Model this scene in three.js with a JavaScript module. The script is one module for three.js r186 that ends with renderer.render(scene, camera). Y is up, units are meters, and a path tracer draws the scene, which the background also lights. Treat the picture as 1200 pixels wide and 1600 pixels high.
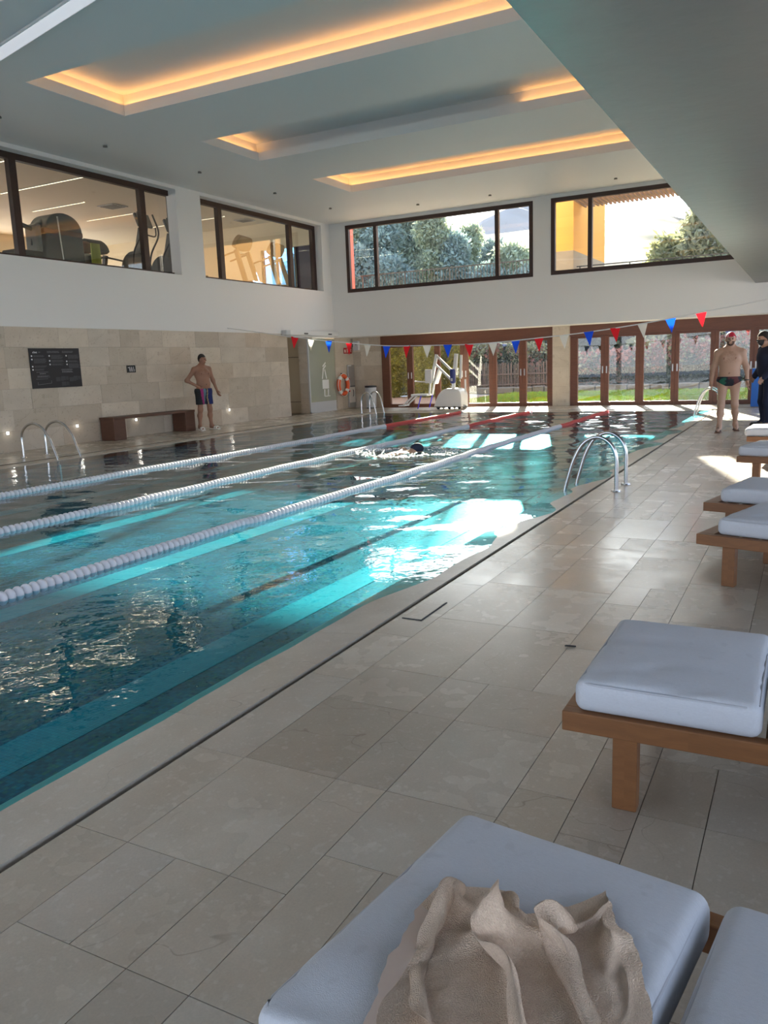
import * as THREE from 'three';
import { mergeGeometries } from 'three/addons/utils/BufferGeometryUtils.js';
import { RoundedBoxGeometry } from 'three/addons/geometries/RoundedBoxGeometry.js';
import { RectAreaLightUniformsLib } from 'three/addons/lights/RectAreaLightUniformsLib.js';

// ---------------------------------------------------------------- camera, sky, sun, exposure
const scene = new THREE.Scene();
const renderer = new THREE.WebGLRenderer({ antialias: true });
renderer.toneMapping = THREE.LinearToneMapping;
renderer.toneMappingExposure = 1.45;
renderer.shadowMap.enabled = true;
RectAreaLightUniformsLib.init();
const V = (x, y, z) => new THREE.Vector3(x, y, z);
const camera = new THREE.PerspectiveCamera((2 * Math.atan(800 / 1249.4) * 180) / Math.PI, 0.75, 0.05, 2000);
{
  const yaw = 0.49124, pitch = 0.18212, roll = -0.03841, cy = Math.cos(yaw), sy = Math.sin(yaw), cp = Math.cos(pitch), sp = Math.sin(pitch);
  const f = V(-sy * cp, -sp, -cy * cp), r0 = V(cy, 0, -sy), u0 = r0.clone().cross(f);
  const r = r0.clone().multiplyScalar(Math.cos(roll)).addScaledVector(u0, Math.sin(roll)), u = u0.clone().multiplyScalar(Math.cos(roll)).addScaledVector(r0, -Math.sin(roll));
  camera.quaternion.setFromRotationMatrix(new THREE.Matrix4().makeBasis(r, u, f.negate()));
  camera.position.set(0, 1.4, 0);
}
const SUN_EL = (18.2 * Math.PI) / 180, SUN_AZ = (16.8 * Math.PI) / 180;
const sunDir = V(-Math.sin(SUN_AZ) * Math.cos(SUN_EL), Math.sin(SUN_EL), -Math.cos(SUN_AZ) * Math.cos(SUN_EL));
// clear winter sky: pale at the horizon, bluer overhead, whitening evenly around the sun
{
  const W = 512, H = 256, d = new Float32Array(W * H * 4);
  for (let j = 0; j < H; j++) for (let i = 0; i < W; i++) {
    const el = ((j + 0.5) / H - 0.5) * Math.PI, az = ((i + 0.5) / W - 0.5) * 2 * Math.PI, y = Math.max(0, Math.sin(el)), c = Math.cos(el) * Math.cos(az) * sunDir.x + Math.sin(el) * sunDir.y + Math.cos(el) * Math.sin(az) * sunDir.z;
    const g = (Math.acos(Math.min(1, Math.max(-1, c))) * 180) / Math.PI, t = Math.pow(1 - y, 3.2), h = 2.6 * Math.exp(-g / 9) + 0.9 * Math.exp(-g / 26), o = (j * W + i) * 4;
    d[o] = 0.30 + (0.86 - 0.30) * t + h; d[o + 1] = 0.44 + (0.92 - 0.44) * t + h * 0.96; d[o + 2] = 0.74 + (1.0 - 0.74) * t + h * 0.88; d[o + 3] = 1;
  }
  const t = new THREE.DataTexture(d, W, H, THREE.RGBAFormat, THREE.FloatType); t.mapping = THREE.EquirectangularReflectionMapping; t.magFilter = THREE.LinearFilter; t.minFilter = THREE.LinearFilter; t.wrapS = THREE.RepeatWrapping; t.needsUpdate = true;
  scene.background = t; scene.backgroundIntensity = 2.6;
}
const sun = new THREE.DirectionalLight(new THREE.Color().setRGB(1, 0.89, 0.72), 30);
sun.position.copy(sunDir).multiplyScalar(60).add(V(-6, 0, -12));
sun.target.position.set(-6, 0, -12);
sun.castShadow = true;
sun.shadow.radius = 1.6;
Object.assign(sun.shadow.camera, { left: -30, right: 30, top: 30, bottom: -30, near: 1, far: 160 });
sun.shadow.mapSize.set(4096, 4096);
sun.name = 'sun';
scene.add(sun, sun.target);

// ---------------------------------------------------------------- helpers
function rng(seed) { let s = seed | 0; return () => { s = (s + 0x6d2b79f5) | 0; let t = Math.imul(s ^ (s >>> 15), 1 | s); t = (t + Math.imul(t ^ (t >>> 7), 61 | t)) ^ t; return ((t ^ (t >>> 14)) >>> 0) / 4294967296; }; }
const used = new Map();
function numbered(n) { const k = used.get(n) ?? 0; used.set(n, k + 1); return k ? n + '_' + String(k).padStart(3, '0') : n; }
function shadowed(o) { o.traverse((m) => { if (m.isMesh) { m.castShadow = true; m.receiveShadow = true; } }); return o; }
function tag(o, label, category, group, kind) { if (label) o.userData.label = label; if (category) o.userData.category = category; if (group) o.userData.group = group; if (kind) o.userData.kind = kind; return o; }
function thing(name, label, category, pos = [0, 0, 0], turn = 0, group, kind) {
  const o = new THREE.Group(); o.name = numbered(name); o.position.set(...pos); o.rotation.y = turn; scene.add(o); return tag(o, label, category, group, kind);
}
function part(name, geo, mat, parent, label) { const m = new THREE.Mesh(geo, mat); m.name = name; parent.add(m); m.castShadow = m.receiveShadow = true; if (label) m.userData.label = label; return m; }
function solo(name, geo, mat, label, category, group, kind) { const m = new THREE.Mesh(geo, mat); m.name = numbered(name); scene.add(m); m.castShadow = m.receiveShadow = true; return tag(m, label, category, group, kind); }
// metric box-mapped uv (1 uv unit = s metres)
function muv(g, s = 1, ou = 0, ov = 0) {
  const n = g.index ? g.toNonIndexed() : g; if (!n.attributes.normal) n.computeVertexNormals();
  const p = n.attributes.position, m = n.attributes.normal, uv = new Float32Array(p.count * 2);
  for (let i = 0; i < p.count; i += 3) {
    const a = V(0, 0, 0).fromBufferAttribute(p, i), b = V(0, 0, 0).fromBufferAttribute(p, i + 1), c = V(0, 0, 0).fromBufferAttribute(p, i + 2);
    const fn = b.clone().sub(a).cross(c.clone().sub(a)), ax = Math.abs(fn.x), ay = Math.abs(fn.y), az = Math.abs(fn.z);
    for (let k = 0; k < 3; k++) {
      const x = p.getX(i + k), y = p.getY(i + k), z = p.getZ(i + k);
      const [u, v] = ay >= ax && ay >= az ? [x, z] : ax >= az ? [z, y] : [x, y];
      uv[(i + k) * 2] = u / s + ou; uv[(i + k) * 2 + 1] = v / s + ov;
    }
  }
  n.setAttribute('uv', new THREE.BufferAttribute(uv, 2)); return n;
}
function raw(x0, x1, y0, y1, z0, z1) { const g = new THREE.BoxGeometry(Math.abs(x1 - x0), Math.abs(y1 - y0), Math.abs(z1 - z0)); g.translate((x0 + x1) / 2, (y0 + y1) / 2, (z0 + z1) / 2); return g; }
const bx = (x0, x1, y0, y1, z0, z1, s = 1, ou = 0, ov = 0) => muv(raw(x0, x1, y0, y1, z0, z1), s, ou, ov);
function rbx(w, h, d, r, x = 0, y = 0, z = 0, seg = 2, s = 1) { const g = new RoundedBoxGeometry(w, h, d, seg, Math.min(r, w / 2.01, h / 2.01, d / 2.01)); g.translate(x, y, z); return muv(g, s); }
function strip(g) { const n = g.index ? g.toNonIndexed() : g; for (const k of Object.keys(n.attributes)) if (!['position', 'normal', 'uv'].includes(k)) n.deleteAttribute(k); n.clearGroups?.(); return n; }
const merge = (...l) => mergeGeometries(l.flat().map(strip));
function rodGeo(a, b, r, r2 = r, seg = 10) {
  const d = b.clone().sub(a), L = d.length(), g = new THREE.CylinderGeometry(r2, r, L, seg); g.translate(0, L / 2, 0);
  g.applyQuaternion(new THREE.Quaternion().setFromUnitVectors(V(0, 1, 0), d.normalize())); g.translate(a.x, a.y, a.z); return g;
}
function barGeo(a, b, w, h) {  // square bar, h roughly upward
  const d = b.clone().sub(a), L = d.length(), z = d.clone().normalize(), x = V(0, 1, 0).cross(z); if (x.lengthSq() < 1e-4) x.set(1, 0, 0); x.normalize();
  const g = new THREE.BoxGeometry(w, h, L); g.translate(0, 0, L / 2); g.applyMatrix4(new THREE.Matrix4().makeBasis(x, z.clone().cross(x), z)); g.translate(a.x, a.y, a.z); return muv(g);
}
function tube(pts, r, seg = 40, rad = 10) { return new THREE.TubeGeometry(new THREE.CatmullRomCurve3(pts.map((p) => (p.isVector3 ? p : V(...p)))), seg, r, rad); }
const at = (g, x, y, z) => { g.translate(x, y, z); return g; };

// ---------------------------------------------------------------- noise and textures
function makeNoise(seed) {
  const r = rng(seed), P = new Uint16Array(1024), G = new Float32Array(1024); for (let i = 0; i < 1024; i++) { P[i] = (r() * 1024) | 0; G[i] = r() * 2 - 1; }
  const h = (x, y) => G[P[(P[x & 1023] + y) & 1023]];
  return (x, y, per) => {  // value noise, tileable with period per
    const x0 = Math.floor(x), y0 = Math.floor(y), fx = x - x0, fy = y - y0, u = fx * fx * (3 - 2 * fx), v = fy * fy * (3 - 2 * fy);
    const w = (k) => ((k % per) + per) % per, a = w(x0), b = w(x0 + 1), c = w(y0), d = w(y0 + 1);
    const p = h(a, c), q = h(b, c), s = h(a, d), t = h(b, d); return p + (q - p) * u + (s - p) * v + (p - q - s + t) * u * v;
  };
}
const N1 = makeNoise(11), N2 = makeNoise(23), N3 = makeNoise(37);
function fbm(N, u, v, f, oct = 4, gain = 0.5) { let s = 0, a = 1, n = 0; for (let i = 0; i < oct; i++) { s += a * N(u * f, v * f, f); n += a; a *= gain; f *= 2; } return s / n; }
const lin2s = (c) => Math.round(255 * Math.min(1, Math.max(0, c <= 0.0031308 ? c * 12.92 : 1.055 * Math.pow(c, 1 / 2.4) - 0.055)));
function tex(size, fn, srgb = true) {
  const d = new Uint8Array(size * size * 4);
  for (let y = 0, o = 0; y < size; y++) for (let x = 0; x < size; x++, o += 4) {
    const c = fn((x + 0.5) / size, (y + 0.5) / size);
    if (typeof c === 'number') { const k = Math.max(0, Math.min(255, c * 255)); d[o] = d[o + 1] = d[o + 2] = k; } else if (srgb) { d[o] = lin2s(c[0]); d[o + 1] = lin2s(c[1]); d[o + 2] = lin2s(c[2]); } else { d[o] = c[0] * 255; d[o + 1] = c[1] * 255; d[o + 2] = c[2] * 255; }
    d[o + 3] = 255;
  }
  const t = new THREE.DataTexture(d, size, size); t.wrapS = t.wrapT = THREE.RepeatWrapping; t.magFilter = THREE.LinearFilter; t.minFilter = THREE.LinearMipmapLinearFilter; t.generateMipmaps = true;
  if (srgb) t.colorSpace = THREE.SRGBColorSpace; t.needsUpdate = true; return t;
}
const mixc = (a, b, t) => [a[0] + (b[0] - a[0]) * t, a[1] + (b[1] - a[1]) * t, a[2] + (b[2] - a[2]) * t];
const cl = (x, a = 0, b = 1) => Math.min(b, Math.max(a, x));
const sm = (x, a, b) => { const t = cl((x - a) / (b - a)); return t * t * (3 - 2 * t); };
// polished cream marble: clouds, fine brown veins, pale fossils
const veinAt = (u, v) => { const w = fbm(N2, u, v, 4, 4) * 0.09; return Math.abs(fbm(N1, u + w, v - w, 5, 4, 0.55)); };
const marbleT = tex(1024, (u, v) => {
  const cloud = fbm(N1, u, v, 7, 6, 0.6) * 0.5 + 0.5, blot = fbm(N3, u, v, 4, 4) * 0.5 + 0.5, vein = 1 - sm(veinAt(u, v), 0.0, 0.011), grain = fbm(N2, u, v, 90, 3), fine = N2(u * 512, v * 512, 512);
  let c = mixc([0.46, 0.405, 0.32], [0.59, 0.54, 0.45], cl(cloud * 1.3 - 0.15)); c = mixc(c, [0.49, 0.42, 0.335], cl(blot * 1.5 - 0.55) * 0.55);
  c = mixc(c, [0.22, 0.165, 0.11], vein * 0.5 * sm(blot, 0.5, 0.66)); c = mixc(c, [0.68, 0.645, 0.58], sm(grain, 0.3, 0.6) * 0.3); return c.map((k) => k * (1 + fine * 0.05));
});
// wet film: smoother where water stands, duller where it has dried
const wetT = tex(1024, (u, v) => { const f = fbm(N2, u, v, 6, 6, 0.6) * 0.5 + 0.5, s = fbm(N1, u, v, 40, 3) * 0.05; return cl(0.24 + 0.14 * sm(f, 0.3, 0.7) + s, 0.1, 0.8); }, false);
const marbleB = tex(512, (u, v) => 0.5 + 0.3 * fbm(N1, u, v, 16, 4) - 0.4 * (1 - sm(veinAt(u, v), 0, 0.02)), false);
const travT = tex(1024, (u, v) => {
  const w = fbm(N2, u, v, 3, 3) * 0.12, band = fbm(N1, u * 0.5 + w, v, 8, 4) * 0.5 + 0.5, cloud = fbm(N3, u, v, 5, 5) * 0.5 + 0.5, pit = sm(fbm(N2, u, v, 60, 2), 0.45, 0.7), vein = 1 - sm(veinAt(v, u), 0.0, 0.02);
  let c = mixc([0.47, 0.405, 0.325], [0.66, 0.59, 0.495], cl(band * 0.7 + cloud * 0.6 - 0.15)); c = mixc(c, [0.32, 0.25, 0.18], pit * 0.35 + vein * 0.25); return c;
});
const travB = tex(512, (u, v) => 0.6 + 0.25 * fbm(N1, u, v, 12, 4) - 0.6 * sm(fbm(N2, u, v, 60, 2), 0.45, 0.7), false);
const mosaicT = tex(1024, (u, v) => {
  const n = 64, i = Math.floor(u * n), j = Math.floor(v * n), fx = u * n - i, fy = v * n - j, e = Math.min(fx, 1 - fx, fy, 1 - fy), a = N1(i * 7.31 + 0.5, j * 3.77 + 0.5, 1024), b = N2(i * 2.9 + 0.3, j * 5.1 + 0.2, 1024), causticTone = fbm(N3, u, v, 10, 4, 0.6) * 1.8;
  if (e < 0.06) return [0.03, 0.10, 0.14];
  return mixc(mixc([0.006, 0.065, 0.13], [0.025, 0.165, 0.25], cl(a * 0.8 + 0.5)), [0.09, 0.21, 0.15], cl(b * 1.6 - 0.3) * 0.8).map((k) => k * (0.95 + 0.35 * causticTone));  // broad tone patches paint a mottle like sun caustics into the tiles
});
const paleMosaicT = tex(512, (u, v) => { const n = 32, i = Math.floor(u * n), j = Math.floor(v * n), fx = u * n - i, fy = v * n - j, e = Math.min(fx, 1 - fx, fy, 1 - fy), a = N1(i * 7.31 + 0.5, j * 3.77 + 0.5, 1024); return e < 0.06 ? [0.05, 0.24, 0.28] : mixc([0.045, 0.33, 0.41], [0.07, 0.42, 0.50], a * 0.5 + 0.5); });
const waterB = tex(1024, (u, v) => { const w = fbm(N3, u, v, 6, 3) * 0.05, a = fbm(N1, u + w, v * 1 - w, 10, 5, 0.55), b = fbm(N2, u - w, v + w, 18, 4, 0.5); return 0.5 + 0.32 * a + 0.2 * (1 - 2 * Math.abs(b)) * 0.6; }, false);
const fabricT = tex(512, (u, v) => { const s = N1(u * 48, v * 512, 512) * 0.5 + N2(u * 96, v * 512, 512) * 0.5, c = fbm(N3, u, v, 4, 4), st = sm(fbm(N2, u, v, 9, 3), 0.52, 0.7); return mixc([0.66, 0.68, 0.715], [0.54, 0.555, 0.58], cl(0.35 + s * 0.45 + c * 0.2) * 0.7 + st * 0.35); });
const fabricB = tex(512, (u, v) => 0.5 + 0.3 * N1(u * 256, v * 512, 512) + 0.25 * N2(u * 512, v * 256, 512), false);
const woodT = tex(512, (u, v) => { const w = fbm(N2, u, v, 3, 3) * 0.05, g = fbm(N1, u * 0.12 + w, v + w, 32, 4) * 0.5 + 0.5, p = N3(u * 24, v * 512, 512) * 0.5 + 0.5; return mixc([0.62, 0.62, 0.62], [1, 1, 1], cl(g * 0.8 + p * 0.25)); });
const terryT = tex(512, (u, v) => { const a = N1(u * 128, v * 128, 128) * 0.5 + N2(u * 256, v * 256, 256) * 0.5, c = fbm(N3, u, v, 6, 3); return mixc([0.64, 0.455, 0.315], [0.90, 0.715, 0.545], cl(0.55 + a * 0.5 + c * 0.2)); });
const terryB = tex(512, (u, v) => 0.5 + 0.28 * N1(u * 128, v * 128, 128) + 0.22 * N2(u * 256, v * 256, 256), false);
const plasterB = tex(512, (u, v) => 0.5 + 0.4 * fbm(N1, u, v, 24, 5), false);
const grassT = tex(512, (u, v) => { const a = fbm(N1, u, v, 32, 4) * 0.5 + 0.5, b = fbm(N2, u, v, 5, 3) * 0.5 + 0.5; return mixc(mixc([0.07, 0.12, 0.012], [0.24, 0.32, 0.04], a), [0.30, 0.30, 0.10], cl(b * 1.3 - 0.5) * 0.5); });
const dryT = tex(512, (u, v) => { const a = fbm(N1, u, v, 24, 5) * 0.5 + 0.5, b = fbm(N3, u, v, 4, 3) * 0.5 + 0.5; return mixc(mixc([0.13, 0.095, 0.055], [0.33, 0.24, 0.17], a), [0.10, 0.12, 0.045], cl(b * 1.8 - 0.6)); });
const rep = (t, x, y = x) => { const c = t.clone(); c.repeat.set(x, y); c.needsUpdate = true; return c; };

// ---------------------------------------------------------------- materials
const RGB = (r, g, b) => new THREE.Color().setRGB(r, g, b);
const std = (c, o = {}) => new THREE.MeshStandardMaterial({ color: Array.isArray(c) ? RGB(...c) : c, roughness: 0.6, ...o });
const phy = (c, o = {}) => new THREE.MeshPhysicalMaterial({ color: Array.isArray(c) ? RGB(...c) : c, roughness: 0.5, ...o });
const M = {
  plaster: std([0.78, 0.775, 0.755], { roughness: 0.75, bumpMap: plasterB, bumpScale: 0.0006 }),
  ceiling: std([0.76, 0.77, 0.76], { roughness: 0.5 }),
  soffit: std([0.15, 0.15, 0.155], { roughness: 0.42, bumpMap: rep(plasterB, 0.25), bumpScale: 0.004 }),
  grout: std([0.20, 0.165, 0.125], { roughness: 0.9 }),
  grooveDark: std([0.035, 0.035, 0.04], { roughness: 0.7 }),
  coping: std([1.15, 1.15, 1.16], { map: rep(marbleT, 0.5), roughness: 0.3 }),
  mosaic: std([1, 1, 1], { map: mosaicT, roughness: 0.25 }),
  paleMosaic: std([1, 1, 1], { map: paleMosaicT, roughness: 0.25 }),
  water: phy([0.38, 0.86, 0.94], { transmission: 1, thickness: 0, ior: 1.33, roughness: 0.02, bumpMap: waterB, bumpScale: 0.008 }),
  glass: phy([0.96, 0.98, 0.97], { transmission: 1, thickness: 0, ior: 1.5, roughness: 0 }),
  blueGlass: phy([0.42, 0.66, 0.92], { transmission: 1, thickness: 0, ior: 1.5, roughness: 0 }),
  frost: phy([0.50, 0.52, 0.43], { transmission: 0.3, thickness: 0, ior: 1.5, roughness: 0.12 }),
  brown: std([0.17, 0.062, 0.034], { map: rep(woodT, 1), roughness: 0.42 }),
  darkFrame: std([0.045, 0.018, 0.012], { map: rep(woodT, 1), roughness: 0.45 }),
  teak: std([0.30, 0.125, 0.042], { map: rep(woodT, 1.6), roughness: 0.45 }),
  walnut: std([0.14, 0.06, 0.035], { map: rep(woodT, 1.2), roughness: 0.5 }),
  fabric: std([1, 1, 1], { map: rep(fabricT, 2.2), bumpMap: rep(fabricB, 5), bumpScale: 0.0009, roughness: 0.92 }),
  piping: std([0.50, 0.51, 0.54], { roughness: 0.9 }),
  terry: phy([1, 1, 1], { side: THREE.DoubleSide, map: terryT, bumpMap: terryB, bumpScale: 0.004, roughness: 1, sheen: 0.6, sheenColor: RGB(0.7, 0.6, 0.5), sheenRoughness: 0.6 }),
  hem: std([0.66, 0.52, 0.42], { roughness: 0.95, side: THREE.DoubleSide }),
  steel: std([0.62, 0.62, 0.62], { metalness: 1, roughness: 0.2 }),
  brushed: std([0.5, 0.5, 0.5], { metalness: 1, roughness: 0.38 }),
  black: std([0.02, 0.02, 0.022], { roughness: 0.45 }),
  rubber: std([0.03, 0.03, 0.03], { roughness: 0.85 }),
  white: std([0.8, 0.8, 0.78], { roughness: 0.4 }),
  lightGrey: std([0.55, 0.56, 0.57], { roughness: 0.5 }),
  float: std([0.74, 0.75, 0.80], { roughness: 0.35 }),
  redFloat: std([0.62, 0.06, 0.05], { roughness: 0.35 }),
  red: std([0.78, 0.015, 0.02], { roughness: 0.6 }),
  blue: std([0.006, 0.075, 0.75], { roughness: 0.6 }),
  cream: std([0.78, 0.74, 0.66], { roughness: 0.7 }),
  orangeRing: std([0.80, 0.12, 0.03], { roughness: 0.45 }),
  navy: std([0.012, 0.018, 0.045], { roughness: 0.85 }),
  liftBlue: std([0.02, 0.035, 0.20], { roughness: 0.4 }),
  strapBlue: std([0.05, 0.04, 0.75], { roughness: 0.7 }),
  mat: std([0.03, 0.16, 0.58], { roughness: 0.7 }),
  gymWall: std([0.80, 0.70, 0.53], { roughness: 0.8 }),
  gymCeil: std([0.82, 0.76, 0.64], { roughness: 0.8 }),
  gymFloor: std([0.34, 0.18, 0.07], { map: rep(woodT, 1), roughness: 0.4 }),
  machine: std([0.055, 0.058, 0.055], { roughness: 0.5 }),
  machineGrey: std([0.16, 0.16, 0.15], { roughness: 0.5 }),
  panelTan: std([0.55, 0.46, 0.33], { roughness: 0.6 }),
  concrete: std([0.62, 0.58, 0.52], { roughness: 0.9 }),
  deckWood: std([0.36, 0.22, 0.13], { map: rep(woodT, 1), roughness: 0.7 }),
  grass: std([1, 1, 1], { map: rep(grassT, 0.4), roughness: 1 }),
  dry: std([1, 1, 1], { map: rep(dryT, 0.12), roughness: 1 }),
  rock: std([0.36, 0.33, 0.29], { map: rep(travT, 0.7), roughness: 0.95 }),
  fence: std([0.28, 0.19, 0.14], { map: rep(woodT, 2), roughness: 0.9 }),
  orangeWall: std([0.78, 0.36, 0.06], { roughness: 0.8 }),
  redWall: std([0.62, 0.16, 0.11], { roughness: 0.85 }),
  paleStone: std([0.62, 0.54, 0.44], { map: rep(travT, 0.6), roughness: 0.8 }),
  pergola: std([0.40, 0.23, 0.13], { map: rep(woodT, 1), roughness: 0.7 }),
  iron: std([0.035, 0.035, 0.035], { roughness: 0.6 }),
  bark: std([0.14, 0.10, 0.07], { roughness: 1 }),
  hill: std([0.62, 0.62, 0.66], { map: rep(travT, 0.01), roughness: 1 }),  // pale grey-blue puts the distance haze into the rock colour
  led: std([1, 0.6, 0.25], { emissive: RGB(1, 0.55, 0.2), emissiveIntensity: 1.2 }),
  gymLed: std([1, 0.9, 0.7], { emissive: RGB(1, 0.86, 0.6), emissiveIntensity: 1.6 }),
  stepLed: std([1, 1, 1], { emissive: RGB(1, 0.95, 0.88), emissiveIntensity: 2.5 }),
};
const marbleTone = [[1, 1, 1], [0.9, 0.88, 0.86], [1.05, 1.03, 1.0], [0.95, 0.92, 0.87], [0.84, 0.81, 0.77]].map((c) => phy(c, { map: rep(marbleT, 0.55), roughness: 0.42, clearcoat: 0.6, clearcoatRoughnessMap: rep(wetT, 0.37), clearcoatRoughness: 0.75, bumpMap: rep(marbleB, 0.6), bumpScale: 0.0006 }));
const travTone = [[1, 1, 1], [0.88, 0.86, 0.83], [1.1, 1.09, 1.07], [0.95, 0.9, 0.85], [1.02, 1, 0.98]].map((c) => std(c, { map: rep(travT, 0.45), bumpMap: rep(travB, 0.6), bumpScale: 0.0012, roughness: 0.42 }));

// ---------------------------------------------------------------- room shell
const XL = -13.66, ZU = -22.58, ZD = -23.66, CE = 5.783, XR = 4.2, ZB = 5, SOF = 2.305, MEZ = 3.05, XM = -1.35;
const PX0 = -11.5, PX1 = -2.36, PZ0 = -21.3, PZ1 = 3.2, SLOT = -2.0;
function struct(name, geo, mat, label, category) { return solo(name, Array.isArray(geo) ? merge(geo) : geo, mat, label, category, null, 'structure'); }

// upper wall at the far end with two window openings
const W1 = [-13.07, -7.05], W2 = [-6.54, -1.5], WY = [3.665, 5.687];
struct('wall_far', [bx(XL - 0.3, XR, SOF, WY[0], ZU - 0.3, ZU), bx(XL - 0.3, XR, WY[1], CE + 0.6, ZU - 0.3, ZU), bx(XL - 0.3, W1[0], WY[0], WY[1], ZU - 0.3, ZU), bx(W1[1], W2[0], WY[0], WY[1], ZU - 0.3, ZU), bx(W2[1], XR, WY[0], WY[1], ZU - 0.3, ZU),
  bx(XL - 0.3, XR, SOF, SOF + 0.3, ZD - 0.25, ZU - 0.3)], M.plaster, 'white upper end wall with two wide windows above the garden doors', 'wall');
function barWindow(name, x0, x1, mull, label) {
  const w = thing(name, label, 'window', [0, 0, 0], 0, null, 'structure'), z = ZU - 0.03, f = 0.11;
  const fr = (a) => part('window_frame', a, M.darkFrame, w);
  fr(bx(x0, x1, WY[0], WY[0] + f, z - 0.08, z + 0.04)); fr(bx(x0, x1, WY[1] - f, WY[1], z - 0.08, z + 0.04)); fr(bx(x0, x0 + f, WY[0] + f, WY[1] - f, z - 0.08, z + 0.04)); fr(bx(x1 - f, x1, WY[0] + f, WY[1] - f, z - 0.08, z + 0.04));
  const xs = [x0 + f, ...mull.flatMap((m) => [m - 0.055, m + 0.055]), x1 - f];
  for (const m of mull) part('mullion', bx(m - 0.055, m + 0.055, WY[0] + f, WY[1] - f, z - 0.08, z + 0.04), M.darkFrame, w);
  for (let i = 0; i < xs.length; i += 2) part('pane', raw(xs[i], xs[i + 1], WY[0] + f, WY[1] - f, z - 0.025, z - 0.0249), M.glass, w);
}
barWindow('window_1', W1[0], W1[1], [-12.03, -8.11], 'wide three-pane dark wood window looking onto pine trees and a hilltop');
barWindow('window_2', W2[0], W2[1], [-5.47], 'wide dark wood window with orange pillar and pergola outside');

// left wall: stone-clad below, plaster with gym windows above
const STONE = 2.404, SILL = 3.73, GT = 5.70;
const O1 = [-4.6, -15.6], O2 = [-16.48, -22.1];
struct('wall_left', [bx(XL - 0.3, XL, STONE, SILL, ZU, ZB), bx(XL - 0.3, XL, GT, CE + 0.6, ZU, ZB), bx(XL - 0.3, XL, SILL, GT, O1[0], ZB), bx(XL - 0.3, XL, SILL, GT, O2[0], O1[1]), bx(XL - 0.3, XL, SILL, GT, ZU, O2[1]), bx(XL - 0.3, XL, SOF, STONE, ZU, -19.9)], M.plaster, 'white upper side wall with the gym windows above the stone cladding', 'wall');
struct('wall_left_lower', [bx(XL - 0.3, XL - 0.045, 0, STONE, -19.9, ZB)], M.grout, 'masonry core behind the beige stone cladding', 'wall');
{
  const wall = thing('wall_stone', 'beige travertine cladding in long courses along the pool hall side', 'wall', [0, 0, 0], 0, null, 'structure');
  const r = rng(5), h = STONE / 6;
  for (let c = 0; c < 6; c++) {
    let z = -19.9;
    while (z < -6) {
      let L = 0.55 + r() * 0.75; if (z + L > -6.2) L = -6 - z;
      const t = r() * 0.004;
      part('stone_panel', bx(XL - 0.04, XL - 0.004 + t, c * h + 0.0015, (c + 1) * h - 0.0015, z + 0.0015, z + L - 0.0015, 1, r() * 7, r() * 7), travTone[(r() * 5) | 0], wall);
      z += L;
    }
  }
  part('stone_panel', bx(XL - 0.04, XL, 0, STONE, -6, ZB), travTone[0], wall);
  part('capping', bx(XL - 0.02, XL + 0.012, STONE - 0.012, STONE + 0.012, -19.9, ZB), M.plaster, wall);
  for (let c = 0; c < 6; c++) part('end_panel', bx(XL - 0.3, XL - 0.002, c * h + 0.0015, (c + 1) * h - 0.0015, -19.93, -19.9, 1, r() * 5, r() * 5), travTone[c % 5], wall);
}
function gymWindow(name, z0, z1, mull, label) {
  const w = thing(name, label, 'window', [0, 0, 0], 0, null, 'structure'), x = -13.95, f = 0.12, y0 = SILL - 0.05, y1 = GT;
  const g = (a) => part('window_frame', a, M.darkFrame, w);
  g(bx(x - 0.06, x + 0.06, y1 - f, y1, z1, z0)); g(bx(x - 0.06, x + 0.06, y0, y0 + f, z1, z0)); g(bx(x - 0.06, x + 0.06, y0 + f, y1 - f, z1, z1 + 0.15)); g(bx(x - 0.06, x + 0.06, y0 + f, y1 - f, z0 - 0.15, z0));
  const zs = [z1 + 0.15, ...mull.flatMap((m) => [m - 0.08, m + 0.08]), z0 - 0.15];
  for (const m of mull) part('mullion', bx(x - 0.06, x + 0.06, y0 + f, y1 - f, m - 0.08, m + 0.08), M.darkFrame, w);
  for (let i = 0; i < zs.length; i += 2) part('pane', raw(x - 0.0001, x, y0 + f, y1 - f, zs[i], zs[i + 1]), M.glass, w);
}
gymWindow('window_3', O1[0], O1[1] - 0.18, [-14.72, -11.27], 'long dark-framed internal window showing dark gym machines');
gymWindow('window_4', O2[0] - 0.1, O2[1], [-20.75, -17.5], 'dark-framed internal window showing treadmills with warm sunlight in their colour and blue glazing');

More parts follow.
